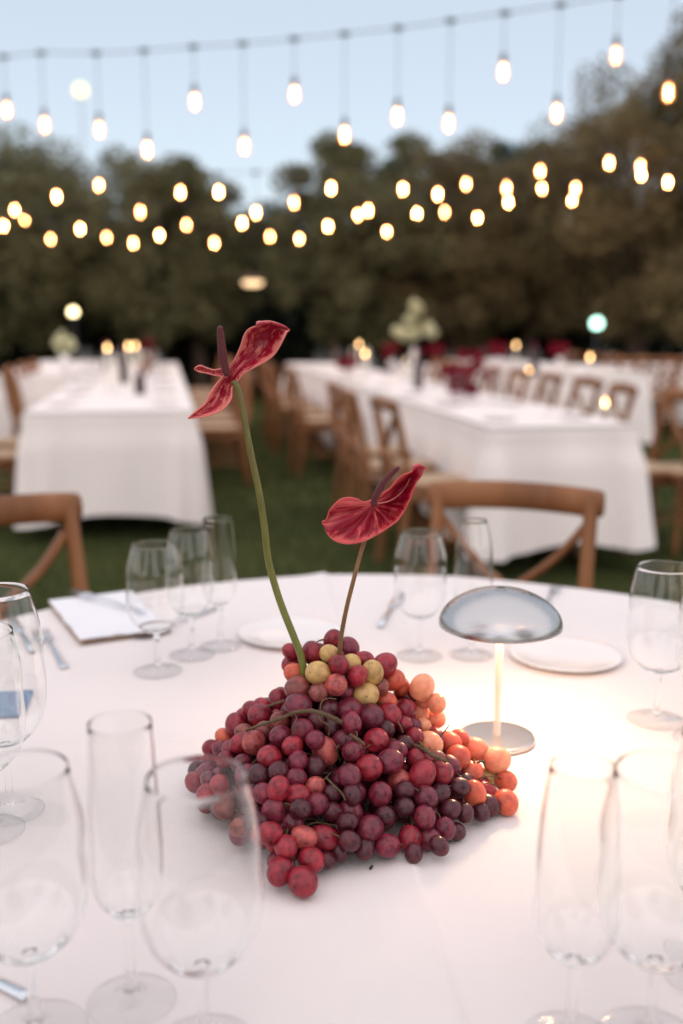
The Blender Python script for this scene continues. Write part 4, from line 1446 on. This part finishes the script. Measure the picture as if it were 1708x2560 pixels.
# the rolled edge at the top and the small lobe at the left belong to the same blade
mb = loft_sheet([((1000, 172), (1008, 190), -.012, 0), ((1010, 128), (1030, 188), -.013, -.003), ((1080, 122), (1090, 160), -.012, -.003), ((1190, 120), (1200, 150), -.009, -.002), ((1330, 165), (1330, 188), -.006, -.001), ((1400, 200), (1402, 212), -.004, 0)], zt, FY, 0, 0, 5, 6)
o2 = mb.build('rolled_edge', M['spathe_tall'], o)
for v_ in o2.data.vertices:
    v_.co -= base
add_solid(o2, .0011)
mb = loft_sheet([((188, 742), (190, 750), .006, 0), ((215, 715), (230, 775), .006, .002), ((268, 695), (275, 790), .006, .004), ((340, 722), (345, 800), .006, .004), ((430, 752), (440, 826), .005, .003), ((490, 748), (510, 838), .004, .002), ((560, 740), (570, 850), .002, .003), ((620, 770), (620, 850), .001, .002)], zt, FY, 0, 0, 5, 8)
o3 = mb.build('side_lobe', M['spathe_tall'], o)
for v_ in o3.data.vertices:
    v_.co -= base
add_solid(o3, .0011)
pts = [zt(*q) for q in ((610, 800), (585, 700), (562, 600), (548, 480), (535, 350), (527, 260), (524, 215))]
P3 = spline([PY(x, y, FY - .004 - .0006 * i) for i, (x, y) in enumerate(pts)], 5)
rr = [.0034 + .0010 * math.sin(min(1, i / 14) * 1.57) - .0016 * max(0, (i - 14) / 16) for i in range(31)]
MB().rtube(P3, rr, 14).build('spadix', M['spadix'], t, origin=base)

t = empty('anthurium', (PY(779 * 1.0893, 1500 * 1.0893, .985).x, .985, TZ))
tag(t, 'short anthurium with deep red ribbed spathe leaning to the right', 'flower', 'anthuriums in the grape heap')
base = t.location.copy()
pts = [(772, 1560), (779, 1500), (785, 1450), (797, 1390), (812, 1330), (828, 1270), (838, 1238), (848, 1200)]
P3 = spline([DY(x, y, .985 + .022 * max(0, i - 4) / 3) for i, (x, y) in enumerate(pts)], 5)
MB().tube(P3, [.0027 - .0007 * i / 35 for i in range(36)], 10).build('stem', stem_mat('brown_stem', (0.13, 0.09, 0.025), (0.24, 0.1, 0.03), .1, .3), t, origin=base)
secs = [((126, 830), (130, 850), .004, 0), ((185, 800), (165, 905), .002, .002), ((222, 690), (205, 1000), 0, .004), ((290, 600), (285, 1070), -.002, .006), ((370, 540), (385, 1105), -.003, .007), ((470, 523), (500, 1116), -.004, .007), ((570, 542), (620, 1092), -.003, .006),
        ((655, 580), (740, 1042), 0, .005), ((745, 555), (850, 985), .004, .007), ((835, 520), (960, 908), .006, .012), ((905, 460), (1070, 828), .007, .017), ((985, 405), (1155, 715), .008, .019), ((1065, 310), (1222, 590), .008, .018), ((1155, 238), (1285, 440), .007, .014),
        ((1262, 195), (1320, 340), .005, .008), ((1285, 125), (1385, 258), .002, -.004), ((1340, 100), (1425, 180), .001, -.004), ((1415, 135), (1446, 152), 0, 0)]
cen_ = zs(770, 610)
def rib(u, v, q):
    a = math.atan2(q.y - cen_[1], q.x - cen_[0])
    d = math.hypot(q.x - cen_[0], q.y - cen_[1])
    return .0030 * math.cos(a * 11 + .5 * math.sin(d * .04)) * min(1, d / 30) * min(1, 6 * v * (1 - v) + .1)
mb = loft_sheet(secs, zs, FY - .005, 0, 0, 7, 30, rib, cen_)
o = mb.build('spathe', M['spathe_short'], t, origin=base)
add_solid(o, .0012)
# pale main vein running out along the right lobe
P3 = spline([PY(*zs(x, y), FY - .005 + d) for x, y, d in ((815, 598, .004), (900, 590, .008), (1000, 560, .012), (1100, 490, .016), (1180, 400, .018), (1240, 280, .014))], 5)
MB().tube(P3, [.0009 - .0005 * i / 25 for i in range(26)], 6).build('midrib', simple('pale_vein', (0.6, 0.16, 0.14), 0.5), o, origin=base)
pts = [zs(*q) for q in ((785, 600), (805, 530), (850, 430), (920, 320), (1000, 235), (1060, 178), (1088, 155))]
P3 = spline([PY(x, y, FY - .012 - .002 * i) for i, (x, y) in enumerate(pts)], 5)
rr = [.0034 + .0005 * math.sin(min(1, i / 10) * 1.57) - .0018 * max(0, (i - 10) / 20) for i in range(31)]
MB().rtube(P3, rr, 14).build('spadix', M['spadix'], t, origin=base)

# ------------------------------------------------------------------ the table lamp
LB = on_table(1242, 1851)
t = empty('table_lamp', LB)
tag(t, 'small metal dome table lamp with thin stem, lit, right of the grapes', 'lamp')
MB().lathe([(0.0005, 0), (0.0445, 0), (0.0462, 0.0012), (0.0466, 0.004), (0.0455, 0.0062), (0.042, 0.0066), (0.006, 0.0072), (0.0005, 0.0072)], 64).build('base', M['lamp_base'], t)
MB().lathe([(0.0045, 0.0068), (0.0045, 0.172)], 24).build('stem', M['lamp_metal'], t)
prof = []
RS, Z0, HD = .0735, .1475, .0445
for k in range(25):
    a = math.pi / 2 * k / 24
    prof.append((max(.0005, RS * math.cos(a) ** 1.15), Z0 + HD * math.sin(a)))
prof[-1] = (.0005, Z0 + HD)
sh = MB()
sh.lathe([(RS - .0012, Z0 - .0006), (RS, Z0 - .0008)] + prof, 96)
sh = sh.build('shade', M['nickel'], t)
inner = [(r - .0012 if r > .002 else .0005, z - .0013) for r, z in prof]
MB().lathe([(RS - .0012, Z0 - .0006)] + inner, 64).build('shade_lining', M['lamp_inner'], sh)
MB().lathe([(.0075, Z0 + HD - .0004), (.0078, Z0 + HD + .0006), (.0066, Z0 + HD + .0008), (.006, Z0 + HD - .0002)], 24).build('button_ring', M['nickel'], sh)
MB().lathe([(.0062, Z0 + HD + .0003), (.0005, Z0 + HD + .0004)], 24).build('touch_button', M['dark_plastic'], sh)
MB().lathe([(.005, .1655), (.026, .1655), (.03, .167), (.03, .1705), (.005, .171)], 40).build('light_disc', emit_mat('warm_led', (1.0, 0.66, 0.36), 115), t)

# ------------------------------------------------------------------ glassware on the round table
def table_glass(px, py, h, stem, rb, rr, rf, label, kind='wine', name='wine_glass'):
    p = on_table(px, py)
    t = empty(name, p)
    tag(t, label, 'glass', 'glasses on the round table')
    outer = glass_profile(h, stem, rb, rr, rf, kind)
    foot = [(0.0062, 0.0088), (rf * .35, 0.0046), (rf * .7, 0.0026), (rf * .97, 0.0016), (rf, 0.0008), (rf * .97, 0.0004), (rf * .4, 0.0004), (0.0004, 0.0004)]
    stemp = [(0.0004, 0.0046), (0.0062, 0.0092), (0.0042, 0.016), (0.0036, 0.03), (0.0036, stem - .014), (0.0046, stem - .004), (0.0055, stem - .0002), (0.0004, stem - .0001)]
    wall = 0.00045
    inner = [(max(r - wall, 0.0004), z) for r, z in outer if z > stem + 0.007][::-1] + [(0.007, stem + 0.0062), (0.0004, stem + 0.0055)]
    MB().lathe([(0.0004, stem + .0006)] + outer + [(outer[-1][0] - wall / 2 + wall / 2 * math.cos(a), outer[-1][1] + wall / 2 * math.sin(a)) for a in (.5, 1.05, 1.57, 2.09, 2.64)] + inner, 72).build('bowl', M['glass'], t)
    MB().lathe(stemp, 24).build('stem', M['glass'], t)
    MB().lathe(foot, 64).build('foot', M['wall_glass'], t)
    return t

# left front group
table_glass(88, 2590, .202, .062, .0425, .033, .037, 'large wine glass nearest the camera at the left edge')
table_glass(512, 2625, .205, .064, .0425, .0335, .037, 'large wine glass overlapping the left end of the grapes')
table_glass(330, 2505, .222, .07, .0265, .0225, .033, 'slim flute between the two large glasses at front left', 'flute', 'flute_glass')
# left middle
table_glass(26, 2028, .238, .072, .044, .032, .036, 'wine glass at the left edge before the napkin')
table_glass(-30, 2080, .208, .062, .043, .036, .036, 'lower wine glass cut by the left edge')
# right front group
table_glass(1425, 2610, .21, .064, .029, .022, .034, 'slim tulip glass at front right', 'flute', 'flute_glass')
table_glass(1625, 2605, .205, .062, .0425, .034, .037, 'large wine glass at front right')
table_glass(1775, 2440, .2, .06, .04, .032, .037, 'wine glass of which only the foot shows at the right edge')
# right middle
table_glass(1640, 1805, .202, .064, .0425, .034, .037, 'wine glass standing alone at the right edge beside the plate')
table_glass(1760, 1850, .2, .062, .04, .032, .037, 'wine glass cut by the right edge below the standing one')
# back left group
table_glass(395, 1682, .190, .06, .0415, .032, .036, 'nearest of three glasses beside the folded napkin')
table_glass(480, 1640, .196, .062, .036, .028, .035, 'middle of three glasses beside the folded napkin')
table_glass(552, 1618, .206, .066, .027, .0225, .033, 'slim flute, rightmost of three glasses beside the folded napkin', 'flute', 'flute_glass')
# back right group
table_glass(1048, 1642, .194, .06, .040, .029, .036, 'wine glass behind the grapes left of the lamp')
table_glass(1178, 1640, .212, .066, .030, .0185, .034, 'slim flute standing behind the lamp', 'flute', 'flute_glass')

# ------------------------------------------------------------------ plates, napkins, cutlery
for px, py, lb in ((726, 1592, 'small white plate behind the flower stems'), (1413, 1648, 'small white plate right of the lamp')):
    o = plate_copy()
    o.location = on_table(px, py)
    tag(o, lb, 'plate', 'plates on the round table')

def napkin(c_, ang, w_, d_, label):
    t = empty('folded_napkin', c_, ang)
    tag(t, label, 'napkin', 'napkins on the round table')
    for k in range(2):
        mb = MB()
        rows = []
        n = 22
        z0 = .0008 + k * .0052
        s = 1 - .012 * k
        top, bot = [], []
        for i in range(n + 1):
            u = -w_ / 2 * s + w_ * s * i / n
            rt, rb_ = [], []
            for j in range(n + 1):
                v = -d_ / 2 * s + d_ * s * j / n
                e = min(1, (w_ * s / 2 - abs(u)) / .008) * min(1, (d_ * s / 2 - abs(v)) / .008)
                e = max(e, 0) ** .5
                wv = .0011 * math.sin(u * 45 + k) * math.sin(v * 31 + 2 * k) + .004 * max(0, v / d_) ** 2 * k
                rt.append((u, v, z0 + .0026 + .0022 * e + wv))
                rb_.append((u, v, z0 + .0024 - .0022 * e + wv * .3))
            top.append(rt)
            bot.append(rb_)
        mb.grid(top)
        mb.grid([r_[::-1] for r_ in bot])
        mb.build('fold_layer', M['napkin_shade'] if k == 0 else M['napkin'], t, weld=.0003)
    return t
napkin(V(-.404, 1.653, TZ + .0022), R(27), .15, .26, 'thick folded white napkin at the left seat')

def knife(p, ang, label, lift=0.0):
    t = empty('table_knife', p, ang)
    tag(t, label, 'knife', 'cutlery on the round table')
    MB().tube([(0, -.10, .0032), (0, -.06, .0034), (0, .0, .003), (0, .012, .0026)], [.0062, .0056, .0042, .003], 10, (0, 0, 1), [.003, .003, .0024, .002]).build('handle', M['steel'], t)
    MB().tube([(0, .01, .0026), (.001, .03, .0024), (.002, .08, .0022), (.001, .115, .002), (-.002, .125, .002)], [.004, .0085, .009, .006, .001], 8, (0, 0, 1), [.0016, .0011, .001, .0008, .0006]).build('blade', M['steel'], t)
def fork(p, ang, label):
    t = empty('table_fork', p, ang)
    tag(t, label, 'fork', 'cutlery on the round table')
    MB().tube(spline([(0, -.1, .003), (0, -.05, .0035), (0, .02, .006), (0, .05, .005)], 4), [.0065, .006, .0055, .005, .0045, .004, .0035, .003, .003, .0035, .005, .008, .0105], 8, (0, 0, 1), .0014).build('handle', M['steel'], t)
    for k in range(4):
        x = -.0085 + .0057 * k
        MB().tube([(x, .049, .005), (x, .07, .004), (x, .1, .006)], [.0019, .0017, .0009], 6, (0, 0, 1), .0012).build('tine', M['steel'], t)
def spoon(p, ang, label):
    t = empty('table_spoon', p, ang)
    tag(t, label, 'spoon', 'cutlery on the round table')
    MB().tube(spline([(0, -.1, .003), (0, -.05, .0035), (0, .02, .007), (0, .045, .006)], 4), [.0065, .006, .0055, .005, .0045, .004, .0035, .003, .003, .003, .0035, .004, .005], 8, (0, 0, 1), .0014).build('handle', M['steel'], t)
    rows = []
    for i in range(13):
        u = i / 12
        wd = .02 * math.sin(math.pi * (0.06 + .9 * u)) ** .7
        rows.append([(wd * (k / 5 - 1), .042 + .065 * u, .007 - .0062 * math.sin(math.pi * u) * (1 - (k / 5 - 1) ** 2) + .0004) for k in range(11)])
    MB().grid(rows).build('bowl', M['steel'], t)
knife(on_table(60, 1590), R(28), 'knife behind the wine glass at the left edge')
fork(on_table(132, 1625), R(26), 'fork lying left of the folded napkin')
fork(V(-.415, 1.70, TZ + .0165), R(50), 'fork laid on top of the folded napkin')
spoon(on_table(450, 1560), R(150), 'spoon beside the folded napkin behind the three glasses')
knife(on_table(975, 1530), R(-12), 'knife behind the wine glass left of the lamp')
fork(on_table(1375, 1500), R(-20), 'fork at the right seat beside the lamp shade')
spoon(on_table(-150, 2400), R(60), 'spoon cut by the lower left edge')
o = MB().box((-.07, -.045, 0), (.07, .045, .004)).build('menu_card', M['card'], None, False, bevel=.001)
p = on_table(-60, 1768)
o.location = p
o.rotation_euler = (0, 0, R(8))
tag(o, 'flat slate blue card lying at the left edge behind the glasses', 'card')
